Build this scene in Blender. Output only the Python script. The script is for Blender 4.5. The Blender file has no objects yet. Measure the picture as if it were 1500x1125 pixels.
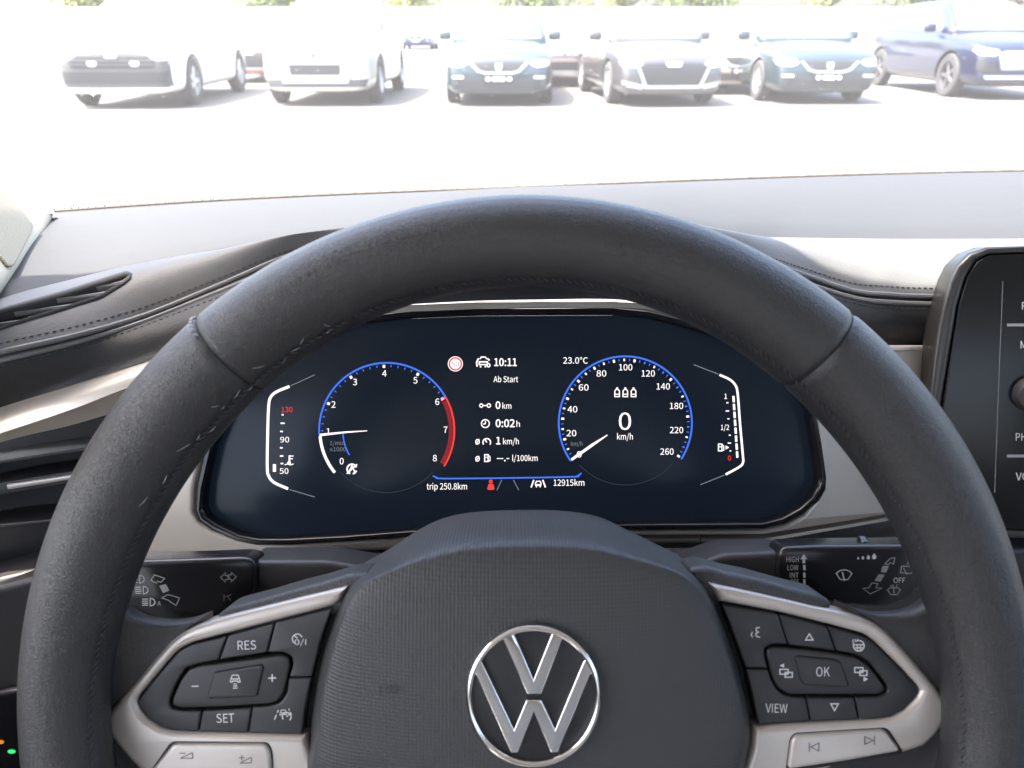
import bpy, bmesh, math, random
from mathutils import Vector, Matrix, geometry
from mathutils.bvhtree import BVHTree
random.seed(7)
rad = math.radians
scene = bpy.context.scene
col = scene.collection

# ------------------------------------------------------------------ camera, sky, sun, exposure
CAM = Vector((0, 0, 1.2)); PITCH = 25.0; F = 1127.0; CX, CY = 750.0, 562.5
cam_d = bpy.data.cameras.new('camera'); cam = bpy.data.objects.new('camera', cam_d); col.objects.link(cam)
cam.location = CAM; cam.rotation_euler = (rad(90 - PITCH), 0, 0)
cam_d.sensor_fit = 'HORIZONTAL'; cam_d.sensor_width = 36.0; cam_d.lens = 36.0 * F / 1500.0
cam_d.clip_start = 0.01; cam_d.clip_end = 2000
cam_d.dof.use_dof = True; cam_d.dof.focus_distance = 0.40; cam_d.dof.aperture_fstop = cam_d.lens / 1.8
scene.camera = cam
SUN_EL, SUN_AZ = 62.0, -104.0         # azimuth clockwise from straight ahead (+Y): the sun stands to the left
world = bpy.data.worlds.new('World'); scene.world = world; world.use_nodes = True
wn = world.node_tree
sky = wn.nodes.new('ShaderNodeTexSky'); sky.sky_type = 'NISHITA'; sky.sun_disc = False
sky.sun_elevation = rad(SUN_EL); sky.sun_rotation = rad(SUN_AZ); sky.air_density = 0.8; sky.dust_density = 5.0; sky.ozone_density = 0.6
wn.links.new(sky.outputs[0], wn.nodes['Background'].inputs[0]); wn.nodes['Background'].inputs[1].default_value = 0.15
sun_d = bpy.data.lights.new('sun', 'SUN'); sun = bpy.data.objects.new('sun', sun_d); col.objects.link(sun)
sun_d.energy = 3.0; sun_d.angle = rad(0.53); sun_d.color = (1.0, 0.95, 0.88)
sd = Vector((math.sin(rad(SUN_AZ)) * math.cos(rad(SUN_EL)), math.cos(rad(SUN_AZ)) * math.cos(rad(SUN_EL)), math.sin(rad(SUN_EL))))
sun.rotation_euler = sd.to_track_quat('Z', 'Y').to_euler(); sun.location = (6, 0, 12)
vs = scene.view_settings; vs.view_transform = 'Standard'; vs.look = 'None'; vs.gamma = 1.0; vs.use_curve_mapping = False
vs.exposure = 3.3
scene.cycles.max_bounces = 10; scene.cycles.diffuse_bounces = 5; scene.cycles.glossy_bounces = 4
scene.cycles.transparent_max_bounces = 16; scene.cycles.sample_clamp_indirect = 4.0
scene.cycles.use_denoising = True

# ------------------------------------------------------------------ pixel -> direction helpers (distance always from a surface)
AX = Vector((0, math.cos(rad(PITCH)), -math.sin(rad(PITCH)))); UP = Vector((0, math.sin(rad(PITCH)), math.cos(rad(PITCH)))); RT = Vector((1, 0, 0))
def ray(px, py): return AX + RT * ((px - CX) / F) + UP * ((CY - py) / F)
def at_depth(px, py, d): return CAM + ray(px, py) * d
def at_Y(px, py, y): r = ray(px, py); return CAM + r * (y / r.y)
def at_Z(px, py, z): r = ray(px, py); return CAM + r * (z / r.z)      # z relative to the camera
def ground(px, py): return at_Z(px, py, -CAM.z)
class Plane:
    def __init__(s, o, n, e1=None):
        s.o = o; s.n = n.normalized(); s.e1 = (e1 or Vector((1, 0, 0))); s.e1 = (s.e1 - s.n * s.e1.dot(s.n)).normalized(); s.e2 = s.n.cross(s.e1)
    def P(s, px, py, h=0.0):
        r = ray(px, py); return CAM + r * ((s.o + s.n * h - CAM).dot(s.n) / r.dot(s.n))
    def uv(s, px, py, h=0.0):
        d = s.P(px, py, h) - s.o; return (d.dot(s.e1), d.dot(s.e2))
    def W(s, u, v, h): return s.o + s.e1 * u + s.e2 * v + s.n * h

# ------------------------------------------------------------------ materials
MATS = {}
def mat(name, colr, rough=0.5, metal=0.0, spec=0.5, bump=None, emit=None, estr=0.0, coat=0.0, var=0.0, sheen=0.0, varscale=60):
    if name in MATS: return MATS[name]
    m = bpy.data.materials.new(name); m.use_nodes = True; nt = m.node_tree; b = nt.nodes['Principled BSDF']
    b.inputs['Base Color'].default_value = (*colr, 1); b.inputs['Roughness'].default_value = rough; b.inputs['Metallic'].default_value = metal
    b.inputs['Specular IOR Level'].default_value = spec; b.inputs['Coat Weight'].default_value = coat; b.inputs['Coat Roughness'].default_value = 0.03
    if sheen: b.inputs['Sheen Weight'].default_value = sheen; b.inputs['Sheen Roughness'].default_value = 0.4
    if emit: b.inputs['Emission Color'].default_value = (*emit, 1); b.inputs['Emission Strength'].default_value = estr
    tc = nt.nodes.new('ShaderNodeTexCoord')
    if var:
        n = nt.nodes.new('ShaderNodeTexNoise'); n.inputs['Scale'].default_value = varscale; n.inputs['Detail'].default_value = 6
        nt.links.new(tc.outputs['Object'], n.inputs['Vector'])
        mp = nt.nodes.new('ShaderNodeMapRange'); mp.inputs['To Min'].default_value = 1 - var; mp.inputs['To Max'].default_value = 1 + var
        nt.links.new(n.outputs['Fac'], mp.inputs['Value'])
        mx = nt.nodes.new('ShaderNodeVectorMath'); mx.operation = 'SCALE'; mx.inputs[0].default_value = colr
        nt.links.new(mp.outputs[0], mx.inputs['Scale']); nt.links.new(mx.outputs[0], b.inputs['Base Color'])
        m2 = nt.nodes.new('ShaderNodeMath'); m2.operation = 'MULTIPLY'; m2.inputs[1].default_value = rough
        nt.links.new(mp.outputs[0], m2.inputs[0]); nt.links.new(m2.outputs[0], b.inputs['Roughness'])
    if bump:
        kind, sc, st = bump
        bp = nt.nodes.new('ShaderNodeBump'); bp.inputs['Strength'].default_value = st; bp.inputs['Distance'].default_value = 0.0004
        if kind == 'leather':
            t = nt.nodes.new('ShaderNodeTexVoronoi'); t.feature = 'DISTANCE_TO_EDGE'; t.inputs['Scale'].default_value = sc
            nz = nt.nodes.new('ShaderNodeTexNoise'); nz.inputs['Scale'].default_value = sc * 0.6
            ad = nt.nodes.new('ShaderNodeMixRGB'); ad.inputs[0].default_value = 0.004
            nt.links.new(tc.outputs['Object'], ad.inputs[1]); nt.links.new(nz.outputs['Color'], ad.inputs[2]); nt.links.new(tc.outputs['Object'], nz.inputs['Vector'])
            nt.links.new(ad.outputs[0], t.inputs['Vector']); out = t.outputs['Distance']
        elif kind == 'noise':
            t = nt.nodes.new('ShaderNodeTexNoise'); t.inputs['Scale'].default_value = sc; t.inputs['Detail'].default_value = 4
            nt.links.new(tc.outputs['Object'], t.inputs['Vector']); out = t.outputs['Fac']
        elif kind == 'dots':
            sx = nt.nodes.new('ShaderNodeSeparateXYZ'); nt.links.new(tc.outputs['Object'], sx.inputs[0])
            def sn(op, a, bb):
                q = nt.nodes.new('ShaderNodeMath'); q.operation = op
                for i, v in enumerate((a, bb)):
                    if v is None: continue
                    if isinstance(v, (int, float)): q.inputs[i].default_value = v
                    else: nt.links.new(v, q.inputs[i])
                return q.outputs[0]
            yz = sn('ADD', sx.outputs[1], sn('MULTIPLY', sx.outputs[2], 0.9))
            p = sn('SINE', sn('MULTIPLY', sn('ADD', sx.outputs[0], yz), sc), None)
            q = sn('SINE', sn('MULTIPLY', sn('SUBTRACT', sx.outputs[0], yz), sc), None)
            out = sn('MULTIPLY', p, q)
        nt.links.new(out, bp.inputs['Height']); nt.links.new(bp.outputs[0], b.inputs['Normal'])
    MATS[name] = m; return m
M_RIM = mat('rim leather', (0.022, 0.022, 0.023), 0.37, spec=0.6, bump=('leather', 1100, 0.6), var=0.14)
M_AIR = mat('airbag plastic', (0.034, 0.036, 0.038), 0.5, bump=('dots', 2300, 0.22))
M_BTN = mat('button plastic', (0.018, 0.019, 0.021), 0.42, bump=('noise', 2500, 0.05))
M_GAP = mat('gap black', (0.006, 0.006, 0.007), 0.6)
M_SILV = mat('satin silver', (0.47, 0.435, 0.40), 0.38, metal=0.4, bump=('noise', 3000, 0.03))
M_TRIM = mat('champagne trim', (0.43, 0.395, 0.35), 0.4, metal=0.4, bump=('noise', 3000, 0.03))
M_CHROME = mat('chrome', (0.78, 0.77, 0.76), 0.07, metal=1.0)
M_PIANO = mat('piano black', (0.008, 0.008, 0.01), 0.1, spec=0.35)
M_GLASSBLK = mat('screen glass', (0.006, 0.008, 0.012), 0.22, spec=0.15, emit=(0.3, 0.55, 1.0), estr=0.0013)
M_DASH = mat('dash plastic', (0.035, 0.034, 0.0335), 0.6, spec=0.28, bump=('leather', 700, 0.2), var=0.05)
M_PAD = mat('dash leather', (0.12, 0.119, 0.12), 0.52, spec=0.35, bump=('leather', 480, 0.4), var=0.06)
M_DARK = mat('dark plastic', (0.022, 0.022, 0.024), 0.5, bump=('noise', 1500, 0.1), var=0.08)
M_STALK = mat('stalk plastic', (0.012, 0.012, 0.013), 0.24, bump=('noise', 2500, 0.04))
M_CREAM = mat('pillar trim', (0.52, 0.45, 0.33), 0.6, bump=('noise', 1200, 0.15), var=0.03)
M_CLOTH = mat('headliner cloth', (0.68, 0.66, 0.62), 0.9, bump=('noise', 800, 0.3))
M_SEAT = mat('seat cloth', (0.34, 0.32, 0.3), 0.85, bump=('noise', 700, 0.4))  # unseen seats, lightened to brighten what the chrome emblem reflects
M_PRINT = mat('printed symbol', (0.55, 0.56, 0.57), 0.6)
M_PRINTDIM = mat('faint printed symbol', (0.26, 0.27, 0.28), 0.6)
M_ENGR = mat('engraved symbol', (0.12, 0.11, 0.11), 0.6)
M_THREAD = mat('thread', (0.035, 0.035, 0.037), 0.7)
M_THREADL = mat('worn thread', (0.3, 0.31, 0.33), 0.7)
def E(n, c, s): return mat(n, (0.0, 0.0, 0.0), 0.5, emit=c, estr=s, spec=0.0)
E_W = E('lit white', (1, 0.95, 0.95), 0.15); E_G = E('lit grey', (0.6, 0.68, 0.8), 0.035); E_B = E('lit blue', (0.07, 0.2, 1.0), 0.11)
E_R = E('lit red', (1.0, 0.06, 0.06), 0.12); E_RD = E('lit dark red', (0.5, 0.05, 0.06), 0.06); E_D = E('lit dim', (0.3, 0.4, 0.55), 0.012)
E_GREEN = E('lit green', (0.05, 1, 0.25), 0.12); E_OR = E('lit amber', (1, 0.35, 0.05), 0.08)
def glass_mat(name, dust, tint, specks=False, gloss=0.05):
    m = bpy.data.materials.new(name); m.use_nodes = True; nt = m.node_tree; nt.nodes.remove(nt.nodes['Principled BSDF'])
    out = nt.nodes['Material Output']; tr = nt.nodes.new('ShaderNodeBsdfTransparent'); tr.inputs[0].default_value = (*tint, 1)
    tl = nt.nodes.new('ShaderNodeBsdfTranslucent'); tl.inputs[0].default_value = (0.95, 0.94, 0.93, 1)
    mx = nt.nodes.new('ShaderNodeMixShader'); mx.inputs[0].default_value = dust
    nt.links.new(tr.outputs[0], mx.inputs[1]); nt.links.new(tl.outputs[0], mx.inputs[2])
    if specks:
        tc = nt.nodes.new('ShaderNodeTexCoord'); v = nt.nodes.new('ShaderNodeTexVoronoi'); v.inputs['Scale'].default_value = 95
        v.inputs['Randomness'].default_value = 1.0; nt.links.new(tc.outputs['Object'], v.inputs['Vector'])
        r = nt.nodes.new('ShaderNodeMapRange'); r.inputs['From Min'].default_value = 0.0; r.inputs['From Max'].default_value = 0.13
        r.inputs['To Min'].default_value = 0.1; r.inputs['To Max'].default_value = dust
        nt.links.new(v.outputs['Distance'], r.inputs['Value'])
        n = nt.nodes.new('ShaderNodeTexNoise'); n.inputs['Scale'].default_value = 6; n.inputs['Detail'].default_value = 5; nt.links.new(tc.outputs['Object'], n.inputs['Vector'])
        r2 = nt.nodes.new('ShaderNodeMapRange'); r2.inputs['To Min'].default_value = 0.7; r2.inputs['To Max'].default_value = 1.3; nt.links.new(n.outputs['Fac'], r2.inputs['Value'])
        mu = nt.nodes.new('ShaderNodeMath'); mu.operation = 'MULTIPLY'; nt.links.new(r.outputs[0], mu.inputs[0]); nt.links.new(r2.outputs[0], mu.inputs[1])
        nt.links.new(mu.outputs[0], mx.inputs[0])
    g = nt.nodes.new('ShaderNodeBsdfGlossy'); g.inputs['Roughness'].default_value = 0.02
    mg = nt.nodes.new('ShaderNodeMixShader'); mg.inputs[0].default_value = gloss
    nt.links.new(mx.outputs[0], mg.inputs[1]); nt.links.new(g.outputs[0], mg.inputs[2]); nt.links.new(mg.outputs[0], out.inputs[0])
    return m
M_WIND = glass_mat('windscreen glass', 0.025, (0.96, 0.98, 0.97), True)
M_SIDE = glass_mat('side glass', 0.004, (0.9, 0.9, 0.89))

# ------------------------------------------------------------------ object helpers
WM = {}
def put(o, label=None, cat=None, group=None, kind=None):
    if label: o['label'] = label
    if cat: o['category'] = cat
    if group: o['group'] = group
    if kind: o['kind'] = kind
    return o
def empty(name, loc, rot=None, **k):
    o = bpy.data.objects.new(name, None); col.objects.link(o); o.empty_display_size = 0.05
    o.location = loc
    mtx = Matrix.Translation(loc)
    if rot is not None: o.rotation_euler = rot.to_euler(); mtx = mtx @ rot.to_4x4()
    WM[o] = mtx; return put(o, **k)
def mk(name, verts, faces, m, parent=None, smooth=True, idx=None, sharp=35, **k):
    me = bpy.data.meshes.new(name)
    verts = [Vector(v) for v in verts]
    if parent is not None: mtx = WM[parent]
    else:
        lo = Vector((min(v.x for v in verts), min(v.y for v in verts), min(v.z for v in verts))); hi = Vector((max(v.x for v in verts), max(v.y for v in verts), max(v.z for v in verts)))
        mtx = Matrix.Translation(((lo.x + hi.x) / 2, (lo.y + hi.y) / 2, lo.z))
    inv = mtx.inverted()
    me.from_pydata([inv @ v for v in verts], [], faces)
    for mm in (m if isinstance(m, (list, tuple)) else [m]): me.materials.append(mm)
    if idx:
        for p, i in zip(me.polygons, idx): p.material_index = i
    bm = bmesh.new(); bm.from_mesh(me); bmesh.ops.recalc_face_normals(bm, faces=bm.faces); bm.to_mesh(me); bm.free()
    o = bpy.data.objects.new(name, me); col.objects.link(o)
    if parent is not None: o.parent = parent
    else: o.matrix_world = mtx
    WM[o] = mtx
    if smooth:
        me.polygons.foreach_set('use_smooth', [True] * len(me.polygons))
        try: me.set_sharp_from_angle(angle=rad(sharp))
        except Exception: pass
    return put(o, **k)
def cat_rom(pts, n=8, closed=False):
    pts = [Vector(p) for p in pts]; out = []; L = len(pts)
    rng = range(L) if closed else range(L - 1)
    for i in rng:
        if closed: p0, p1, p2, p3 = pts[(i - 1) % L], pts[i], pts[(i + 1) % L], pts[(i + 2) % L]
        else:
            p1, p2 = pts[i], pts[i + 1]; p0 = pts[i - 1] if i else p1 * 2 - p2; p3 = pts[i + 2] if i + 2 < L else p2 * 2 - p1
        for k in range(n):
            t = k / n; out.append(0.5 * ((2 * p1) + (p2 - p0) * t + (2 * p0 - 5 * p1 + 4 * p2 - p3) * t * t + (3 * p1 - p0 - 3 * p2 + p3) * t ** 3))
    if not closed: out.append(pts[-1])
    return out
def round_poly(pts, r, n=5):
    pts = [Vector((p[0], p[1])) for p in pts]; out = []; L = len(pts)
    for i, p in enumerate(pts):
        a, b = pts[i - 1], pts[(i + 1) % L]; da, db = a - p, b - p
        if da.length < 1e-6 or db.length < 1e-6: continue
        cosang = max(-1, min(1, da.normalized().dot(db.normalized())))
        if cosang < -0.995: out.append(p); continue
        d = min(r, da.length * 0.45, db.length * 0.45); q0, q1 = p + da.normalized() * d, p + db.normalized() * d
        for k in range(n + 1):
            t = k / n; out.append(q0 * (1 - t) ** 2 + p * 2 * t * (1 - t) + q1 * t * t)
    return out
def fill2d(loops, ext=0.0, bevel=0.0, offset=0.0, res=2):
    cu = bpy.data.curves.new('tmp', 'CURVE'); cu.dimensions = '2D'; cu.fill_mode = 'BOTH'; cu.extrude = ext; cu.bevel_depth = bevel; cu.bevel_resolution = res; cu.offset = offset
    for lp in loops:
        sp = cu.splines.new('POLY'); sp.points.add(len(lp) - 1); sp.use_cyclic_u = True
        for q, v in zip(sp.points, lp): q.co = (v[0], v[1], 0, 1)
    o = bpy.data.objects.new('tmp', cu); me = o.to_mesh()
    V = [v.co.copy() for v in me.vertices]; Fc = [tuple(p.vertices) for p in me.polygons]
    o.to_mesh_clear(); bpy.data.objects.remove(o); bpy.data.curves.remove(cu)
    return V, Fc
def weld(V, Fc, d=1e-6):
    bm = bmesh.new(); vs_ = [bm.verts.new(v) for v in V]
    for f in Fc:
        try: bm.faces.new([vs_[i] for i in f])
        except ValueError: pass
    bmesh.ops.remove_doubles(bm, verts=bm.verts, dist=d); bm.verts.index_update()
    V2 = [v.co.copy() for v in bm.verts]; F2 = [tuple(v.index for v in f.verts) for f in bm.faces]; bm.free(); return V2, F2
def plate(name, plane, loops, h0, h1, m, parent, bevel=0.0008, gap=0.0, rnd=0, warp=None, res=3, **k):
    """a slab standing on a plane between heights h0 and h1 (front), outline traced at h1"""
    lu = []
    for lp in loops:
        if rnd: lp = round_poly(lp, rnd)
        lu.append([plane.uv(p[0], p[1], h1) for p in lp])
    bevel = min(bevel, (h1 - h0) / 2 * 0.98)
    V, Fc = fill2d(lu, (h1 - h0) / 2 - bevel, bevel, -bevel - gap, res)
    V, Fc = weld(V, Fc, 1e-6)
    hm = (h0 + h1) / 2
    return mk(name, [plane.W(v.x, v.y, hm + v.z + (warp(v.x, v.y) if warp else 0)) for v in V], Fc, m, parent, sharp=30, **k)
def stroke_poly(pts, w, closed=False):
    pts = [Vector((p[0], p[1])) for p in pts]; L = len(pts); A, B = [], []
    for i, p in enumerate(pts):
        d0 = (p - pts[i - 1]) if (closed or i > 0) else None; d1 = (pts[(i + 1) % L] - p) if (closed or i < L - 1) else None
        d0 = d0.normalized() if d0 is not None and d0.length > 1e-9 else None; d1 = d1.normalized() if d1 is not None and d1.length > 1e-9 else None
        t = (d0 or d1) if not (d0 and d1) else (d0 + d1)
        if t.length < 1e-6: t = d1
        t = t.normalized(); nn = Vector((-t.y, t.x)); s = 1.0
        if d0 and d1: s = 1.0 / max(0.5, abs(nn.dot(Vector((-d1.y, d1.x)))))
        A.append(p + nn * w / 2 * s); B.append(p - nn * w / 2 * s)
    V = A + B; Fc = [(i, (i + 1) % L, L + (i + 1) % L, L + i) for i in range(L if closed else L - 1)]
    return V, Fc
def tri_poly(pts):
    P3 = [Vector((p[0], p[1], 0)) for p in pts]; return P3, [tuple(t) for t in geometry.tessellate_polygon([P3])]
def arc(cx, cy, rx, ry, a0, a1, n=24):
    """image-space arc, angles in degrees, 0 = right, 90 = up"""
    return [(cx + rx * math.cos(rad(a0 + (a1 - a0) * i / n)), cy - ry * math.sin(rad(a0 + (a1 - a0) * i / n))) for i in range(n + 1)]
HSTEP = [0]
def decal(name, plane, h, m, parent, strokes=(), fills=(), **k):
    """flat print: strokes (pts, width, closed, [mat]) and fills (pts, [mat]) drawn on a plane"""
    V, Fc, idx, mats = [], [], [], []
    def add(v, f, mm, dz):
        if mm not in mats: mats.append(mm)
        b = len(V); V.extend(plane.P(q[0], q[1], h + dz) for q in v); Fc.extend(tuple(b + i for i in t) for t in f); idx.extend([mats.index(mm)] * len(f))
    z = 0
    for s in fills: add(*tri_poly(s[0]), s[1] if len(s) > 1 else m, z); z += 2e-5
    for s in strokes: add(*stroke_poly(s[0], s[1], s[2] if len(s) > 2 else False), s[3] if len(s) > 3 else m, z); z += 2e-5
    return mk(name, V, Fc, mats, parent, smooth=False, idx=idx, **k)
TCACHE = {}
try: FONT = bpy.data.fonts.load(bpy.utils.system_resource('DATAFILES', path='fonts') + '/Noto Sans CJK Regular.woff2')     # the typeface shipped inside Blender
except Exception: FONT = None
def text_geo(s, bold):
    if (s, bold) in TCACHE: return TCACHE[(s, bold)]
    cu = bpy.data.curves.new('tmp', 'FONT'); cu.body = s; cu.offset = bold
    if FONT: cu.font = FONT
    cu.fill_mode = 'FRONT'; cu.resolution_u = 3
    o = bpy.data.objects.new('tmp', cu); me = o.to_mesh()
    V = [v.co.copy() for v in me.vertices]; Fc = [tuple(p.vertices) for p in me.polygons]; o.to_mesh_clear(); bpy.data.objects.remove(o); bpy.data.curves.remove(cu)
    TCACHE[(s, bold)] = (V, Fc); return V, Fc
CAPH = None
def text(name, plane, h, s, px, py, cap, m, parent, width=None, bold=0.0, align='c', rot=0.0, **k):
    """lettering with cap height cap (photo pixels) centred at px, py"""
    global CAPH
    if CAPH is None: V, _ = text_geo('H', 0.0); CAPH = max(v.y for v in V)
    V, Fc = text_geo(s, bold); x0 = min(v.x for v in V); x1 = max(v.x for v in V)
    sy = cap / CAPH; sx = (width / (x1 - x0)) if width else sy
    ox = {'c': (x0 + x1) / 2, 'l': x0, 'r': x1}[align]; c, sn = math.cos(rad(rot)), math.sin(rad(rot)); out = []
    for v in V:
        x, y = (v.x - ox) * sx, v.y * sy - cap / 2; x, y = x * c - y * sn, x * sn + y * c
        out.append(plane.P(px + x, py - y, h))
    return mk(name, out, Fc, m, parent, smooth=False, **k)
def loft(name, rows, m, parent, closed=False, smooth=True, sharp=40, **k):
    n = len(rows[0]); V = [p for r in rows for p in r]; Fc = []
    for i in range(len(rows) - 1):
        for j in range(n if closed else n - 1):
            j2 = (j + 1) % n; Fc.append((i * n + j, i * n + j2, (i + 1) * n + j2, (i + 1) * n + j))
    return mk(name, V, Fc, m, parent, smooth=smooth, sharp=sharp, **k)
def tube(pts, r, seg=8, cap=True):
    V, Fc = [], []; L = len(pts); up = Vector((0, 0, 1))
    for i, p in enumerate(pts):
        t = (pts[min(i + 1, L - 1)] - pts[max(i - 1, 0)]).normalized(); a = t.cross(up)
        if a.length < 1e-4: a = t.cross(Vector((1, 0, 0)))
        a.normalize(); b = t.cross(a); rr = r[i] if isinstance(r, (list, tuple)) else r
        for j in range(seg): q = 2 * math.pi * j / seg; V.append(p + (a * math.cos(q) + b * math.sin(q)) * rr)
    for i in range(L - 1):
        for j in range(seg): j2 = (j + 1) % seg; Fc.append((i * seg + j, i * seg + j2, (i + 1) * seg + j2, (i + 1) * seg + j))
    if cap: Fc.append(tuple(range(seg))[::-1]); Fc.append(tuple((L - 1) * seg + j for j in range(seg)))
    return V, Fc
def join(parts):
    V, Fc = [], []
    for v, f in parts: b = len(V); V.extend(v); Fc.extend(tuple(b + i for i in t) for t in f)
    return V, Fc
def box(c, sx, sy, sz):
    c = Vector(c); V = [c + Vector((x * sx / 2, y * sy / 2, z * sz / 2)) for x in (-1, 1) for y in (-1, 1) for z in (-1, 1)]
    return V, [(0, 1, 3, 2), (4, 6, 7, 5), (0, 4, 5, 1), (2, 3, 7, 6), (0, 2, 6, 4), (1, 5, 7, 3)]
def bevelled(V, Fc, w, seg=3):
    bm = bmesh.new(); vv = [bm.verts.new(v) for v in V]
    for f in Fc: bm.faces.new([vv[i] for i in f])
    bmesh.ops.recalc_face_normals(bm, faces=bm.faces)
    bmesh.ops.bevel(bm, geom=list(bm.edges), offset=w, segments=seg, affect='EDGES', profile=0.5); bm.verts.index_update()
    r = [v.co.copy() for v in bm.verts], [tuple(v.index for v in f.verts) for f in bm.faces]; bm.free(); return r

# ------------------------------------------------------------------ ground and far background
def asphalt():
    m = mat('asphalt', (0.095, 0.092, 0.086), 0.9, bump=('noise', 60, 0.4), var=0.18, varscale=3); return m
g = mk('ground', [(-400, -200, 0), (400, -200, 0), (400, 600, 0), (-400, 600, 0)], [(0, 1, 2, 3)], asphalt(), smooth=False, kind='structure')

# ------------------------------------------------------------------ own car: the cabin
HY, HZ = 0.41, 0.25       # unseen windscreen header, relative to the camera; set forward to shade the wheel
cabin = empty('car_cabin', Vector((0.37, 0.2, 0)), label='cabin shell of the car we sit in, with cream pillar trim, headliner and doors', cat='car body')
def rel(x, y, z): return CAM + Vector((x, y, z))
L0px = [(-420, 352), (-250, 337), (-100, 326), (80, 311), (300, 296), (500, 286), (750, 276), (1000, 266), (1250, 257), (1500, 251), (1750, 250), (2000, 256), (2250, 268)]
L0 = [at_Z(x, y, -0.15) for x, y in L0px]
N = 97
def resample(pts, n=N):
    c = cat_rom(pts, 12); d = [0]
    for a, b in zip(c, c[1:]): d.append(d[-1] + (b - a).length)
    out = []; j = 0
    for i in range(n):
        t = d[-1] * i / (n - 1)
        while j < len(d) - 2 and d[j + 1] < t: j += 1
        out.append(c[j].lerp(c[j + 1], (t - d[j]) / max(1e-9, d[j + 1] - d[j])))
    return out
l0 = resample(L0)
# windscreen: from just ahead of the base line up to the header
XL, XR = -0.52, 1.26
rows = []
for k in range(13):
    t = k / 12; row = []
    for p in l0:
        b = p + Vector((0, 0.012, -0.01)); cxr = (b.x - 0.37) / 0.89
        top = Vector((0.37 + (b.x - 0.37) * 0.86, HY + CAM.y - 0.02 * cxr * cxr, CAM.z + HZ - 0.02 * cxr * cxr))
        q = b.lerp(top, t); q += Vector((0, 0.35, 0.55)).normalized() * 0.03 * math.sin(math.pi * t); row.append(q)
    rows.append(row)
wind = loft('windscreen', rows, M_WIND, None, label='dusty windscreen above the dashboard, cars outside seen through it', cat='windscreen')
# dotted black frit along the lower glass edge
def frit_mat():
    m = bpy.data.materials.new('frit dots'); m.use_nodes = True; nt = m.node_tree; b = nt.nodes['Principled BSDF']
    b.inputs['Base Color'].default_value = (0.1, 0.085, 0.07, 1); b.inputs['Roughness'].default_value = 0.4
    tc = nt.nodes.new('ShaderNodeTexCoord'); v = nt.nodes.new('ShaderNodeTexVoronoi'); v.inputs['Scale'].default_value = 400; v.inputs['Randomness'].default_value = 0.0
    nt.links.new(tc.outputs['Object'], v.inputs['Vector']); l = nt.nodes.new('ShaderNodeMath'); l.operation = 'LESS_THAN'; l.inputs[1].default_value = 0.34
    nt.links.new(v.outputs['Distance'], l.inputs[0]); nt.links.new(l.outputs[0], b.inputs['Alpha']); return m
fr = [[rows[0][j].lerp(rows[1][j], t) + Vector((0, -0.002, -0.001)) for j in range(N)] for t in (0.26, 0.34, 0.44)]
loft('dotted_edge_band', fr, frit_mat(), wind)

V, Fc = tube([p + Vector((0, 0.004, 0.0008)) for p in l0], 0.0018, 8); mk('glass_seal', V, Fc, mat('seal rubber', (0.17, 0.15, 0.125), 0.8), cabin)
_w0, _w1 = at_Y(494, 288, .80), at_Y(552, 284.5, .82); V, Fc = tube([_w0, _w0.lerp(_w1, .5) + Vector((0, 0, .001)), _w1], [0.0016, 0.0022, 0.0012], 8); mk('wiper_arm', V, Fc, M_GAP, cabin)
# A-pillar (left), traced on a plane that leans with the glass edge
def surf_rows(pxrows, fn): return [[fn(x, y) for x, y in r] for r in pxrows]
_a, _b, _c = at_Z(88, 312, -.143), at_depth(12, 428, .435), at_depth(0, 238, .585)
pl_p = Plane(_a, (_b - _a).cross(_c - _a) * (1 if ((_b - _a).cross(_c - _a)).dot(_a - CAM) < 0 else -1), Vector((0.6, 0.8, 0)))
ap = plate('a_pillar_trim', pl_p, [[(-330, -60), (-190, 60), (-60, 180), (0, 238), (40, 280), (70, 302), (88, 312), (80, 330), (72, 350), (40, 395), (12, 428), (-60, 470), (-260, 560), (-420, 560)]], -0.03, 0.0, M_CREAM, cabin, bevel=0.010, rnd=12, res=5)
plate('speaker_grille', pl_p, [[(-150, 170), (-60, 228), (0, 275), (36, 312), (50, 330), (46, 342), (22, 388), (14, 390), (-30, 335), (-150, 240)]], 0.0, 0.0022, mat('grille mesh', (0.42, 0.37, 0.27), 0.7, bump=('dots', 2600, 1.0)), cabin, bevel=0.001, rnd=3)
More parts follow.
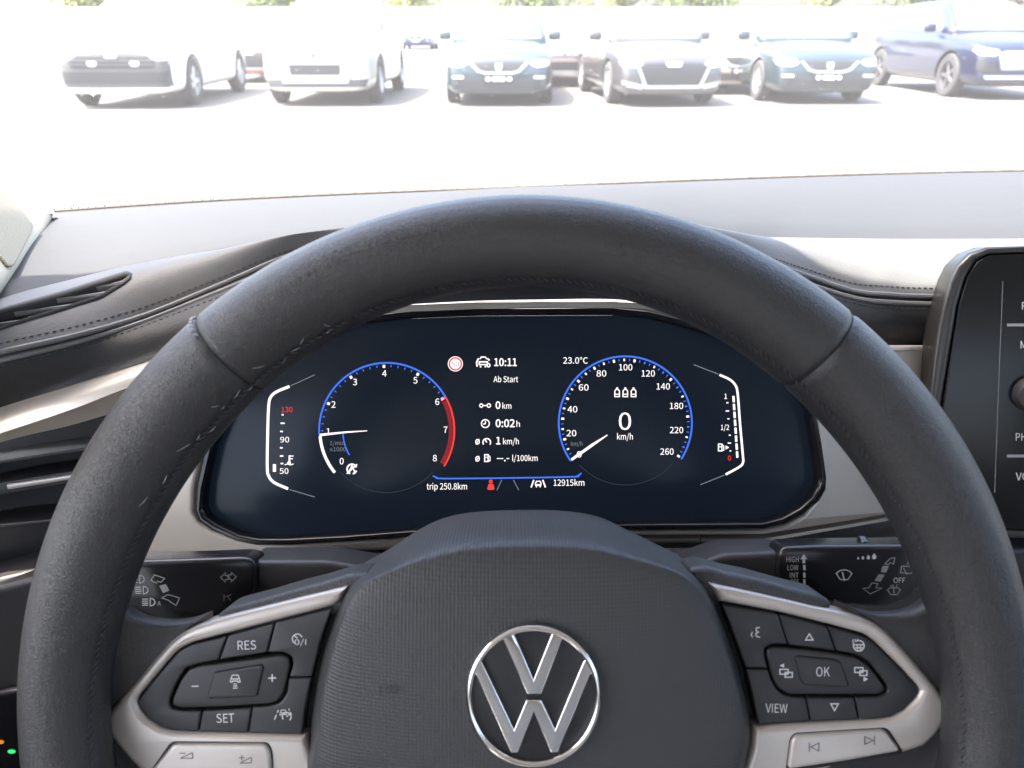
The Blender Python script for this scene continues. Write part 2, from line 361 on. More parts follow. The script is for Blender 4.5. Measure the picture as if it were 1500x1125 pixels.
# header, roof, pillars, doors, rear
def cpart(name, V, Fc, m): return mk(name, V, Fc, m, cabin)
hd = []
for k in range(25):
    x = XL - 0.05 + (XR - XL - 0.0) * k / 24; c = (x - 0.37) / 0.89; hd.append((x, HY - 0.02 * c * c, HZ - 0.02 * c * c))  # left roof edge carried outward to keep sun off the dash
rf = []
for dy, dz in ((0.004, 0.035), (0.0, -0.005), (-0.03, -0.02), (-0.12, -0.012), (-0.5, 0.02), (-1.2, 0.02), (-2.0, -0.02), (-2.05, 0.03), (-1.2, 0.07), (-0.5, 0.07), (0.004, 0.035)):
    rf.append([rel(x, y + dy, z + dz) for x, y, z in hd])
loft('roof_lining', rf, M_CLOTH, cabin)
for s, X in ((-1, XL), (1, XR)):
    xx = X
    V, Fc = bevelled(*box(rel(xx + s * 0.03, -0.55, -0.62), 0.10, 2.0, 0.86), 0.025); cpart('door_panel', V, Fc, M_DARK)
    V, Fc = bevelled(*box(rel(xx - s * 0.03, -0.3, -0.32), 0.07, 0.6, 0.07), 0.02); cpart('armrest', V, Fc, M_DARK)
    V, Fc = tube([rel(xx, -0.72, -0.22), rel(xx - s * 0.08, -0.78, 0.24)], 0.045, 12); cpart('b_pillar_trim', V, Fc, M_CREAM)
    cpart('side_window', [rel(xx + s * 0.01, 0.36, -0.19), rel(xx + s * 0.01, -0.68, -0.19), rel(xx - s * 0.065, -0.7, 0.235), rel(xx - s * 0.065, 0.27, 0.235)], [(0, 1, 2, 3)], M_SIDE)
    if s == 1:
        V, Fc = tube([rel(xx + 0.0, 0.62, -0.17), rel(xx - 0.06, 0.36, 0.24)], 0.04, 12); cpart('a_pillar_trim', V, Fc, M_CREAM)
V, Fc = bevelled(*box(rel(0.37, -1.75, -0.55), 1.8, 0.12, 0.8), 0.03); cpart('rear_panel', V, Fc, M_DARK)
cpart('floor_carpet', [rel(-0.5, 1.0, -0.85), rel(1.24, 1.0, -0.85), rel(1.24, -1.7, -0.85), rel(-0.5, -1.7, -0.85)], [(0, 1, 2, 3)], M_SEAT)
for X in (0.0, 0.74):
    st = empty('front_seat', rel(X, -0.45, -0.85), label='grey cloth driver seat behind the steering wheel' if X == 0 else 'grey cloth passenger seat beside the driver seat', cat='car seat')
    V, Fc = bevelled(*box(rel(X, -0.32, -0.62), 0.5, 0.5, 0.16), 0.05); mk('seat_cushion', V, Fc, M_SEAT, st)
    V, Fc = bevelled(*box((0, 0, 0), 0.48, 0.13, 0.6), 0.05); R3 = Matrix.Rotation(rad(18), 3, 'X'); mk('backrest', [rel(X, -0.66, -0.3) + R3 @ v for v in V], Fc, M_SEAT, st)
    V, Fc = bevelled(*box((0, 0, 0), 0.27, 0.09, 0.17), 0.035); mk('headrest', [rel(X, -0.79, 0.08) + R3 @ v for v in V], Fc, M_SEAT, st)
# bonnet of the own car, below the line of sight
bn = []
for k in range(9):
    t = k / 8; bn.append([rel(0.37 + (u / 12 - 0.5) * (1.7 - 0.3 * t * t), 0.99 + 1.0 * t - 0.12 * (u / 6 - 1) ** 2, -0.225 - 0.10 * t - 0.10 * t ** 3 - 0.05 * (u / 6 - 1) ** 2) for u in range(13)])
loft('bonnet', bn, mat('bonnet paint', (0.3, 0.3, 0.31), 0.3, metal=0.4, coat=0.8), cabin)

# ------------------------------------------------------------------ dashboard
CL = Plane(at_depth(740, 615, 0.42), Vector((0, -math.cos(rad(22)), math.sin(rad(22)))))
dash = empty('dashboard', rel(0.37, 0.6, -0.6), label='grey dashboard with stitched leather pad, champagne trim and black air vents', cat='dashboard')
def line(px, fn, n=N): return resample([fn(*p) for p in px], n)
# L1 crest line, L2 seam line, L3 lower edge of the padded face
l1 = line([(-420, 640, -.155), (-200, 515, -.145), (0, 438, -.138), (110, 408, -.135), (205, 385, -.127), (330, 364, -.118), (400, 356, -.113), (480, 349, -.107), (620, 324, -.098), (770, 314, -.094), (930, 322, -.098), (1060, 346, -.112), (1150, 348, -.124), (1300, 350, -.13), (1420, 350, -.13), (1700, 350, -.13), (2000, 356, -.13), (2300, 372, -.13)], at_Z)
l2 = line([(-420, 660, -.18), (-200, 568, -.168), (0, 516, -.155), (107, 492, -.152), (213, 462, -.148), (320, 419, -.134), (427, 374, -.119), (520, 356, -.107), (640, 344, -.099), (770, 341, -.0965), (930, 347, -.1), (1060, 364, -.112), (1178, 403, -.138), (1249, 426, -.15), (1302, 431, -.153), (1377, 434, -.155), (1700, 436, -.155), (2000, 440, -.155), (2300, 450, -.155)], at_Z)
l3 = line([(-420, 780, .33), (-200, 665, .355), (0, 597, .375), (110, 563, .38), (228, 524, .385), (330, 500, .385), (440, 484, .385), (510, 455, .386), (650, 443, .388), (785, 439, .388), (920, 440, .388), (1025, 462, .388), (1120, 500, .41), (1300, 507, .455), (1377, 508, .46), (1700, 510, .46), (2000, 512, .46), (2300, 520, .46)], at_Y)
# upper deck: base of the glass to the crest
deck = []
for k in range(15):
    t = k / 14; row = []
    for a, b in zip(l0, l1):
        p = a.lerp(b, t); p.z += 0.006 * math.sin(math.pi * t) ; row.append(p)
    deck.append(row)
deck.insert(0, [p + Vector((0, 0.03, -0.02)) for p in l0])
deck[-1] = [p + Vector((0, 0.001, -0.003)) for p in deck[-1]]
loft('upper_deck', deck, M_DASH, dash)
pad = []
prof = [(0, k / 30) for k in range(31)] + [(1, k / 12) for k in range(1, 13)]
f1, f2, f3 = resample(l1, 560), resample(l2, 560), resample(l3, 560)
for seg, t in prof:
    row = []
    for a, b, c in zip(f1, f2, f3):
        if seg == 0:
            p = a.lerp(b, t); p += Vector((0, -0.3, 0.95)) * 0.010 * math.sin(math.pi * t) * (0.6 + 0.4 * t)
        else:
            p = b.lerp(c, t); p += Vector((0, -0.8, 0.3)) * 0.006 * math.sin(math.pi * min(1, t * 1.15)) if t < 0.87 else Vector((0, 0, 0))
        row.append(p)
    pad.append(row)
pad.insert(0, [p + Vector((0, 0.004, -0.008)) for p in f1])
VO = [(-90, 482), (0, 448), (100, 421), (178, 398), (203, 394), (206, 400), (188, 413), (150, 436), (100, 453), (0, 484), (-90, 520)]
VI = [(-84, 490), (0, 459), (100, 431), (172, 408), (190, 403), (178, 413), (146, 432), (98, 447), (0, 477), (-84, 511)]
def to_px(p):
    d = p - CAM; z = d.dot(AX); return (CX + F * d.dot(RT) / z, CY - F * d.dot(UP) / z)
def inside(p, poly):
    x, y = p; r = False
    for (x0, y0), (x1, y1) in zip(poly, poly[1:] + poly[:1]):
        if (y0 > y) != (y1 > y) and x < (x1 - x0) * (y - y0) / (y1 - y0) + x0: r = not r
    return r
VH = [((x + X) / 2, (y + Y) / 2) for (x, y), (X, Y) in zip([(-88, 486), (0, 453.5), (100, 426), (176, 402), (195, 399), (180, 412), (148, 434), (99, 450), (0, 480), (-88, 515)], VI)]
n_ = len(pad[0]); Vp = [p for r in pad for p in r]; Fp = []; Ff = []
for i in range(len(pad) - 1):
    for j in range(n_ - 1):
        q = (i * n_ + j, i * n_ + j + 1, (i + 1) * n_ + j + 1, (i + 1) * n_ + j)
        if i < 32 and inside(to_px(sum((Vp[k] for k in q), Vector()) / 4), VH): continue
        (Fp if i < 31 else Ff).append(q)
mk('leather_pad', Vp, Fp, M_PAD, dash, sharp=70)
mk('pad_face', Vp, Ff, mat('pad face leather', (0.02, 0.02, 0.021), 0.55, spec=0.3, bump=('leather', 480, 0.3)), dash, sharp=70)
PADT = BVHTree.FromPolygons(Vp, [(i * n_ + j, i * n_ + j + 1, (i + 1) * n_ + j + 1, (i + 1) * n_ + j) for i in range(len(pad) - 1) for j in range(n_ - 1)])
def along(a, b, t, off): return [p.lerp(q, t) + off for p, q in zip(a, b)]
for t, r in ((0.0, 0.0016), (0.13, 0.0015)):
    V, Fc = tube(along(l2, l3, t, Vector((0, -0.0012 - 0.01 * t, 0.0003))), r, 8); mk('seam_piping', V, Fc, M_PAD, dash)
sp = []
for t, base in ((-0.075, 0), (0.24, 0)):
    ln = [(p.lerp(q, -t) + Vector((0, -0.0008, 0.0026))) if t < 0 else (q2.lerp(q3, t) + Vector((0, -0.0042, 0.0012))) for p, q, q2, q3 in zip(l2, l1, l2, l3)]
    ln = resample(ln, 900)
    for i in range(0, 896, 3):
        if 90 < i < 640: sp.append(tube([ln[i], ln[i + 1], ln[i + 2].lerp(ln[i + 1], 0.3)], [0.0002, 0.00038, 0.0002], 5))
mk('stitching', *join(sp), M_THREAD, dash)
# small demister vent: an opening in the pad with a lip, a dark duct and thin blades
def on_pad(px, py, off=0.0):
    h = PADT.ray_cast(CAM, ray(px, py).normalized()); nn = h[1] if h[1].dot(CAM - h[0]) > 0 else -h[1]; return h[0] + nn * off
def dense(poly, k=6): return [(a[0] + (b[0] - a[0]) * i / k, a[1] + (b[1] - a[1]) * i / k) for a, b in zip(poly, poly[1:] + poly[:1]) for i in range(k)]
vi_ = dense([tuple(p) for p in round_poly(VI, 4, 2)], 3); vcx, vcy = 60, 445
def grow(p, d):
    q = min(range(len(vi_)), key=lambda i: (vi_[i][0] - p[0]) ** 2 + (vi_[i][1] - p[1]) ** 2); a, b = Vector(vi_[q - 1]), Vector(vi_[(q + 1) % len(vi_)]); t = (b - a).normalized(); return (p[0] + t.y * d * SGN, p[1] - t.x * d * SGN)
SGN = 1 if sum((b[0] - a[0]) * (b[1] + a[1]) for a, b in zip(vi_, vi_[1:] + vi_[:1])) < 0 else -1
lipr = [[on_pad(*grow(p, 7), -0.0006) for p in vi_], [on_pad(*grow(p, 5.5), 0.0008) for p in vi_], [on_pad(*grow(p, 2), 0.0010) for p in vi_], [on_pad(*grow(p, 0), -0.0004) for p in vi_], [on_pad(*grow(p, -0.5), -0.012) for p in vi_]]
loft('demister_frame', lipr, M_DASH, dash, closed=True, sharp=60)
duct = lipr[-1]; mk('demister_duct', [p + Vector((0, 0.001, -0.004)) for p in duct], [tuple(t) for t in geometry.tessellate_polygon([[Vector((*p, 0)) for p in vi_]])], M_GAP, dash)
for a, b in (((140, 419), (182, 410)), ((82, 436), (154, 427)), ((20, 456), (112, 444)), ((-50, 478), (58, 465)), ((-82, 498), (-5, 486))):
    rws = []
    for k in range(9):
        x, y = a[0] + (b[0] - a[0]) * k / 8, a[1] + (b[1] - a[1]) * k / 8; wv = 0.6 + 2.2 * k / 8
        rws.append([on_pad(x, y - wv, -0.0030), on_pad(x, y - wv, -0.0012), on_pad(x, y + wv * .2, -0.0004), on_pad(x, y + wv, -0.0012), on_pad(x, y + wv, -0.0035)])
    loft('demister_slat', rws, mat('demister blade', (0.16, 0.16, 0.165), 0.5), dash, closed=True)
# champagne trim strip on the left with its crease, and the return below it
t3 = line([(-420, 782, .33), (-200, 667, .355), (0, 599, .375), (110, 565, .38), (228, 526, .385), (300, 506, .386)], at_Y, 40)
t4 = line([(-420, 812, .31), (-200, 700, .338), (0, 635, .360), (107, 599, .366), (188, 568, .371), (300, 536, .376)], at_Y, 40)
t5 = line([(-420, 822, .32), (-200, 712, .348), (0, 648, .372), (100, 624, .378), (170, 604, .381), (300, 570, .386)], at_Y, 40)
tr = []
for k in range(7):
    t = k / 6; tr.append([a.lerp(b, t) + Vector((0, -0.8, 0.5)) * 0.0025 * math.sin(math.pi * t) for a, b in zip(t3, t4)])
tr.append([a.lerp(b, .02) for a, b in zip(t4, t5)]); tr.append([a.lerp(b, .5) + Vector((0, 0.001, 0.001)) for a, b in zip(t4, t5)]); tr.append(t5); tr.append([p + Vector((0, 0.02, 0.0)) for p in t5])
tr.insert(0, [p + Vector((0, 0.01, 0.0)) for p in t3])
loft('trim_strip', tr, M_TRIM, dash)
# left air vent: recess, slats, chrome slat, frame
vent = Plane(at_Y(60, 720, .388), Vector((0.08, -0.97, 0.22)))
plate('vent_recess', vent, [[(-420, 800), (0, 646), (180, 600), (310, 570), (300, 700), (240, 800), (180, 840), (0, 846), (-420, 960)]], -0.035, -0.03, M_GAP, dash, bevel=0.001)
for y0, y1, m_, th in ((675, 652, M_DARK, 5), (768, 753, M_DARK, 5)):
    plate('vent_slat', vent, [[(-420, y0 + 75), (0, y0), (150, y1), (290, y1 - 28), (290, y1 - 28 + th), (150, y1 + th), (0, y0 + th), (-420, y0 + 78 + th)]], -0.028, 0.002, m_, dash, bevel=0.0008)
plate('vent_slat', vent, [[(-300, 775), (8, 706), (105, 690), (250, 668), (250, 686), (105, 708), (8, 724), (-300, 800)]], -0.026, 0.003, M_DARK, dash, bevel=0.001)
plate('chrome_vent_blade', vent, [[(8, 710), (60, 702), (110, 694.5), (200, 680), (200, 686), (110, 702), (60, 710), (10, 718)]], 0.003, 0.006, M_SILV, dash, bevel=0.0012, rnd=3)
plate('vent_lower_trim', vent, [[(-420, 960), (0, 846), (60, 832), (180, 815), (260, 800), (260, 812), (180, 830), (60, 849), (0, 864), (-420, 990)]], -0.03, 0.004, M_TRIM, dash, bevel=0.002)
# lower dash, left, with the light switch
low = Plane(at_Y(40, 950, .37), Vector((0.05, -0.97, -0.12)))
plate('lower_panel', low, [[(-500, 985), (0, 862), (60, 847), (320, 805), (900, 800), (1366, 806), (2300, 812), (2300, 2200), (-500, 2200)]], -0.03, 0.0, M_DARK, dash, bevel=0.004)
plate('light_switch_panel', low, [[(-260, 1060), (35, 1010), (60, 1030), (60, 1240), (-260, 1300)]], 0.0, 0.006, M_PIANO, dash, bevel=0.002, rnd=10)
decal('light_switch_lamp', low, 0.0064, E_GREEN, dash, fills=[(arc(17, 1101, 6, 3, 0, 360, 14)[:-1],)])
decal('light_switch_lamp', low, 0.0064, E_OR, dash, fills=[(arc(1, 1087, 5, 3, 0, 360, 14)[:-1],)])
# trim surround of the instruments
BEZ_O = [(440, 497), (472, 478), (525, 463), (600, 455), (700, 451), (900, 450), (950, 455), (1000, 467), (1065, 486), (1120, 506), (1165, 530), (1187, 565), (1198, 600), (1207, 650), (1214, 700), (1213, 718), (1203, 736), (1180, 755), (1150, 770), (1120, 777), (933, 778), (780, 782), (602, 788), (500, 796), (420, 801), (375, 801), (345, 795), (308, 779), (288, 765), (282, 750), (285, 715), (300, 650), (325, 590), (350, 555), (385, 525)]
BEZ_I = [(450, 506), (478, 490), (525, 476), (600, 467), (700, 463), (900, 462), (948, 467), (996, 478), (1060, 497), (1110, 516), (1150, 538), (1172, 570), (1184, 602), (1193, 650), (1200, 700), (1198, 712), (1190, 728), (1172, 744), (1146, 758), (1118, 765), (933, 766), (780, 770), (602, 776), (500, 784), (420, 788), (378, 788), (350, 783), (318, 768), (301, 756), (297, 746), (299, 715), (312, 655), (336, 597), (360, 564), (392, 534)]
SUR_O = [(235, 565), (300, 515), (440, 480), (510, 456.5), (550, 450.5), (650, 445.5), (785, 441.5), (920, 442.5), (965, 446.5), (1025, 464), (1075, 482), (1120, 500), (1290, 506), (1368, 506), (1480, 506), (1480, 800), (1368, 800), (1120, 801), (957, 800), (780, 806), (579, 812), (420, 815), (370, 819), (180, 821), (150, 822), (165, 730), (205, 630)]
def sur_warp(u, v): return -1.6 * max(0.0, -v - 0.035) ** 2 * 3 - max(0.0, u - 0.165) * 0.7
plate('instrument_surround', CL, [SUR_O, BEZ_O], -0.012, 0.0, M_TRIM, dash, bevel=0.003, warp=sur_warp, res=4)
decal('trim_joint', CL, 0.0012, M_GAP, dash, strokes=[([(1026, 783), (1026, 800)], 1.6)])
# steering column shroud under the instruments
shr = Plane(at_Y(770, 850, .315), Vector((0, -0.8, 0.6)))
plate('column_shroud', shr, [[(372, 815), (470, 812), (600, 812), (780, 806), (930, 804), (1060, 803), (1150, 806), (1160, 840), (1120, 960), (980, 1080), (560, 1080), (420, 960), (365, 860)]], -0.06, 0.0, M_DARK, dash, bevel=0.012, rnd=20, res=6)
# tray edge below the centre screen
tray = Plane(at_Y(1490, 810, .44), Vector((0, -0.95, 0.3)))
plate('centre_trim', tray, [[(1368, 800), (1500, 797), (2200, 800), (2200, 822), (1500, 820), (1368, 822)]], -0.02, 0.004, M_TRIM, dash, bevel=0.003)
plate('centre_panel', tray, [[(1369, 500), (2250, 505), (2250, 798), (1369, 798)]], -0.03, -0.006, M_DARK, dash, bevel=0.003)

# ------------------------------------------------------------------ instrument cluster
clus = empty('instrument_cluster', CL.P(745, 780), label='digital instrument cluster with two blue ringed dials behind the steering wheel', cat='instrument cluster')
plate('bezel', CL, [BEZ_O, BEZ_I], -0.012, 0.003, M_PIANO, clus, bevel=0.0028, gap=0.0004, res=4)
scr = plate('display', CL, [[(x + (745 - x) * -0.004, y) for x, y in BEZ_I]], -0.014, -0.006, M_GLASSBLK, clus, bevel=0.0002)
SH = -0.0057
def D(n, m, **k): return decal(n, CL, SH, m, scr, **k)
def T(s, x, y, cap, m=E_W, **k): return text('readout_text', CL, SH + 4e-5, s, x, y, cap, m, scr, **k)
# tachometer
tx, ty, tr_ = 566.5, 630.5, 99.0
def tang(v): return 218 - v * (218 + 33) / 8.0      # dial angle for 0..8
D('tachometer_ring', E_B, strokes=[(arc(tx, ty, tr_, tr_, 184, 30, 60) + [(646, 585)], 2.6)])
D('tachometer_red_zone', E_R, strokes=[([(646, 587)] + arc(tx, ty, tr_, tr_, 29, -32, 30), 2.6), (arc(tx, ty, 94, 94, 27, -31, 30), 6, False, E_RD)])
D('tachometer_rev_bar', E_W, strokes=[(arc(tx, ty, tr_ - 1, tr_ - 1, 185, 219, 16), 4.2)])
D('dial_faint_ring', E_D, strokes=[(arc(tx, ty, 91, 91, 222, 318, 40), 1.2)])  # faint displayed arc completing the dial ring below
nd = D('tachometer_needle', E_W, fills=[([(468, 635.5), (468, 639), (505, 634.5), (538, 631.5), (538, 630.5), (505, 632)],)])
for v, x, y in ((0, 500.5, 675.5), (1, 481, 632), (2, 488.5, 592.5), (3, 520, 559.5), (4, 563, 547), (5, 608.5, 557), (6, 640.5, 588.5), (7, 652.5, 629.5), (8, 637, 671)):
    text('dial_numeral', CL, SH, str(v), x, y, 9.2, E_W, scr)
for i in range(0, 8):
    for s in range(5):
        a = tang(i + s / 5.0 + 0.0)
        if 186 < a or (i >= 6 and s): continue
        m_ = E_W if s == 0 else E_B; r0, r1 = (91.8, 96) if s == 0 else (92.8, 96)
        if i == 1 and s == 0: continue
        D('dial_tick', m_, strokes=[([(tx + r0 * math.cos(rad(a)), ty - r0 * math.sin(rad(a))), (tx + r1 * math.cos(rad(a)), ty - r1 * math.sin(rad(a)))], 3.6 if s == 0 else 1.5)])
T('1/min', 494, 649, 6, E_G, width=21); T('x1000', 495, 658, 6, E_G, width=24)
D('economy_arc', E_B, strokes=[(arc(tx + 6, ty + 3, 70, 66, 182, 210, 12), 2.0)])
D('start_stop_icon', E_W, strokes=[(arc(515.5, 687, 7, 7, 250, 20, 16), 2.2), (arc(515.5, 687, 7, 7, -20, -80, 8), 2.2), ([(511, 692), (515.5, 682), (520, 692)], 2.0), ([(508, 694), (523, 680)], 1.8)])
# temperature gauge
D('temperature_bracket', E_W, strokes=[(cat_rom([(424, 566), (406, 573.5), (397, 581), (393.5, 595), (392, 640), (391.5, 685), (394, 698), (402, 707), (422, 716)], 6), 4.0)])
for q_ in ([(426, 565), (461, 549)], [(424, 717), (461, 728)]): D('bracket_tail', E_G, strokes=[(q_, 1.3)])
T('130', 420.5, 600, 7.5, E_R, width=16); T('90', 417, 644, 8, width=13); T('50', 416, 690, 8, width=13)
for x, y, w in ((414, 607.5, 3), (414, 620, 6), (412.5, 632, 4), (412, 656, 4), (412.5, 668, 5), (413, 679, 4)): D('temperature_tick', E_W, strokes=[([(x - w / 2, y), (x + w / 2, y)], 2)])
D('temperature_marker', E_W, strokes=[([(402, 680), (402, 691)], 4.6)])
D('temperature_icon', E_W, strokes=[([(424, 667), (424, 678)], 2.4), ([(425, 668), (430, 668)], 1.3), ([(425, 672), (429, 672)], 1.3), ([(417, 681), (421, 679.5), (425, 681), (430, 679.5)], 1.3)], fills=[(arc(423.5, 678, 2.6, 2.6, 0, 360, 12)[:-1],)])
# centre readouts
sg = D('speed_limit_sign', E_W, fills=[(arc(667, 533, 11, 11, 0, 360, 32)[:-1],)], strokes=[(arc(667, 533, 8.8, 8.8, 0, 360, 32)[:-1], 2.4, True, E_R)])
text('readout_text', CL, SH + 1e-4, '50', 667, 533, 7, mat('sign numerals', (0.02, 0.02, 0.02), 0.6), scr, width=10.5)
D('traffic_icon', E_W, strokes=[([(701, 525), (698, 531), (699, 537)], 2), ([(714, 525), (717, 528)], 2), (arc(715.5, 535, 2.2, 2.4, 0, 360, 12)[:-1], 1.6, True), ([(703, 526), (705, 523), (711, 523), (713, 526)], 1.6), ([(702, 530), (714, 530), (714, 534), (702, 534)], 1.8, True), ([(703, 537), (705, 537)], 2.4), ([(710, 537), (712, 537)], 2.4)])
T('10:11', 740.5, 530.5, 11, bold=0.006, width=33); T('Ab Start', 741, 555.5, 8.5, width=36)
D('trip_icon', E_W, strokes=[(arc(705, 594, 2.4, 2.4, 0, 360, 12)[:-1], 1.4, True), (arc(716, 594, 2.6, 2.6, 0, 360, 12)[:-1], 1.4, True), ([(708, 594), (713, 594)], 1.4)])
T('0', 729.5, 593.5, 10.5, bold=0.006); T('km', 742.5, 594.5, 8.5, width=13)
D('clock_icon', E_W, strokes=[(arc(711, 620.5, 5.8, 5.8, 0, 360, 24)[:-1], 1.5, True), ([(711, 616.5), (711, 621), (707.5, 621)], 1.4)])
T('0:02', 740, 620, 11, bold=0.006, width=28); T('h', 759, 621, 8.5)
D('average_sign', E_W, strokes=[(arc(699.5, 647, 2.6, 3.4, 0, 360, 14)[:-1], 1.3, True), ([(697, 651), (702, 643)], 1.1)]); D('average_speed_icon', E_W, strokes=[(arc(713, 648, 5.6, 5.6, 215, -35, 18), 1.6), ([(713, 648), (710.5, 643.8)], 1.6)])
T('1', 730, 645.5, 10.5, bold=0.006); T('km/h', 748.5, 646.5, 8.5, width=23)
D('average_sign', E_W, strokes=[(arc(699.5, 672, 2.6, 3.4, 0, 360, 14)[:-1], 1.3, True), ([(697, 676), (702, 668)], 1.1)])
def pump(cx, cy, s, m_): return [([(cx - 3 * s, cy - 5 * s), (cx + 2 * s, cy - 5 * s), (cx + 2 * s, cy + 5 * s), (cx - 3 * s, cy + 5 * s)], 1.5 * s, True), ([(cx - 3 * s, cy - 1 * s), (cx + 2 * s, cy - 1 * s)], 1.2 * s), ([(cx + 2.6 * s, cy - 4 * s), (cx + 4.8 * s, cy - 2 * s), (cx + 4.8 * s, cy + 4 * s), (cx + 2.8 * s, cy + 4 * s)], 1.2 * s)]
D('fuel_pump_icon', E_W, strokes=pump(713, 671, 1.0, E_W))
T('--.-', 737, 670.5, 10, bold=0.004, width=18); T('l/100km', 769, 671, 8.5, width=37)
D('readout_frame_line', E_B, strokes=[(cat_rom([(634, 697), (640, 699.5), (650, 701), (740, 700.3), (838, 698.5), (846, 697), (852, 693)], 4), 2.2)])
T('trip 250.8km', 654.5, 712.5, 9, width=59); T('12915km', 833.5, 707, 9, width=45); T('23.0°C', 843, 528, 9, width=36)
D('seatbelt_warning_icon', E_R, strokes=[(arc(719, 705.5, 1.8, 2, 0, 360, 10)[:-1], 2, True), ([(716.5, 709.5), (714.5, 717)], 2), ([(721.5, 709.5), (723.5, 717)], 2), ([(715, 716), (723, 710)], 1.6)], fills=[([(716, 709), (722, 709), (722.5, 717.5), (715.5, 717.5)],)])
D('lane_line', E_G, strokes=[([(735, 703), (728, 718)], 1.2), ([(752, 703), (760, 718)], 1.2)])
D('lane_assist_icon', E_W, strokes=[([(782, 703), (778, 714)], 2), ([(795, 703), (799, 714)], 2), ([(784, 709), (786, 705), (791, 705), (793, 709)], 1.5), ([(784, 710.5), (793, 710.5)], 2.6), ([(785, 713), (786.5, 713)], 2), ([(790.5, 713), (792, 713)], 2)])
# speedometer
sx_, sy_, sr = 916.0, 619.5, 97.5
D('speedometer_ring', E_B, strokes=[(arc(sx_, sy_, sr, sr, 215, -33, 90), 2.6)])
D('dial_faint_ring', E_D, strokes=[(arc(sx_, sy_, 91, 91, 222, 318, 40), 1.2)])  # same faint displayed arc under the speedometer
D('speedometer_needle', E_W, fills=[([(836, 672), (838, 675), (868, 654), (890, 638), (889.5, 636.5), (866, 650.5)],)])
for s_, x, y in (('0', 848.5, 665.5), ('20', 837, 634.5), ('40', 838.5, 599.5), ('60', 855, 567.5), ('80', 881, 547), ('100', 916.5, 538), ('120', 949.5, 547), ('140', 971.5, 566), ('180', 991, 594.5), ('220', 991, 630), ('260', 977, 661.5)):
    text('dial_numeral', CL, SH, s_, x, y, 9.0, E_W, scr, width={1: 7, 2: 14.3, 3: 19.5}[len(s_)])
for i in range(0, 27):
    a = 214 - i * (214 + 32) / 26.0; big = i % 2 == 0 and (i <= 14 or i in (18, 22, 26)); mid = True if (i % 2 == 1 and i < 14) or (i > 14 and i % 2 == 0) else False
    if i == 0: continue
    m_ = E_W if (big or mid) else E_B
    r0, r1, w = (89.8, 94, 3.0) if big else (90.5, 94, 2.2)
    D('dial_tick', m_, strokes=[([(sx_ + r0 * math.cos(rad(a)), sy_ - r0 * math.sin(rad(a))), (sx_ + r1 * math.cos(rad(a)), sy_ - r1 * math.sin(rad(a)))], w)])
    a2 = a + (214 + 32) / 52.0; D('dial_tick', E_B, strokes=[([(sx_ + 90.8 * math.cos(rad(a2)), sy_ - 90.8 * math.sin(rad(a2))), (sx_ + 94 * math.cos(rad(a2)), sy_ - 94 * math.sin(rad(a2)))], 1.5)])
T('km/h', 845, 650, 6.2, E_G, width=17)
T('0', 915.5, 617, 25, width=18); T('km/h', 915.5, 639.5, 9, width=23)
for x in (904, 916, 928): D('passenger_belt_icon', E_W, strokes=[([(x - 3.4, 573), (x - 1.6, 570.5), (x + 1.6, 570.5), (x + 3.4, 573), (x + 3.4, 581), (x - 3.4, 581)], 1.5, True), ([(x - 3, 577.5), (x + 3, 577.5)], 1.3), ([(x, 567.5), (x, 570.5)], 2.6)])
# fuel gauge
D('fuel_bracket', E_W, strokes=[(cat_rom([(1054, 549), (1069, 556), (1077, 564), (1080.5, 576), (1084, 620), (1088, 665), (1088.5, 677), (1083, 684), (1063, 695)], 6), 3.2)])
for q_ in ([(1016, 534), (1052, 548)], [(1061, 696), (1026, 710)]): D('bracket_tail', E_G, strokes=[(q_, 1.3)])
for i in range(8):
    x, y = 1074.3 + i * 0.75, 580 + i * 11.6; D('fuel_segment', E_W, strokes=[([(x, y), (x + 0.6, y + 9.2)], 3.2)])
T('1', 1063, 580.5, 7.5); T('1/2', 1062, 626, 7.5, width=12); T('0', 1068.5, 671, 7, E_R)
for x, y, w in ((1065.5, 590, 3), (1065.5, 602, 5), (1067, 613.5, 3), (1069, 637.5, 3), (1068.5, 649, 5), (1070, 660.5, 2.5)): D('fuel_tick', E_W, strokes=[([(x - w / 2, y), (x + w / 2, y)], 1.6)])
D('fuel_pump_icon', E_W, strokes=pump(1055.5, 655.5, 1.0, E_W), fills=[([(1063, 652.5), (1068, 655.5), (1063, 658.5)],)])

# ------------------------------------------------------------------ touchscreen
ts = Plane(at_Y(1450, 560, .425), Vector((-0.14, -0.95, 0.27)))
tsc = empty('touchscreen', ts.P(1700, 790), label='black glass touchscreen with rounded metallic frame, right of the wheel', cat='touchscreen')
TO = [(1500, 360), (1448, 361.5), (1421, 371), (1403, 389), (1392, 412), (1383, 440), (1374, 475), (1366, 530), (1358, 600), (1362, 760), (1372, 786), (1500, 790), (2080, 790), (2110, 770), (2090, 420), (2060, 370), (2020, 361)]
TI = [(1500, 371), (1449, 373.5), (1431, 384), (1417, 407), (1405, 447), (1392, 527), (1380, 600), (1382, 750), (1390, 772), (1500, 777), (2062, 777), (2084, 757), (2066, 430), (2040, 384), (2010, 372)]
plate('screen_frame', ts, [TO, TI], -0.022, 0.0, mat('gunmetal frame', (0.05, 0.048, 0.046), 0.28, metal=0.6), tsc, bevel=0.0035, res=4)
plate('screen_back', ts, [TO], -0.03, -0.0225, M_DARK, tsc, bevel=0.002, gap=0.001)
tg = plate('screen_glass', ts, [TI], -0.02, -0.0005, mat('touchscreen glass', (0.007, 0.008, 0.009), 0.18, spec=0.22), tsc, bevel=0.001)
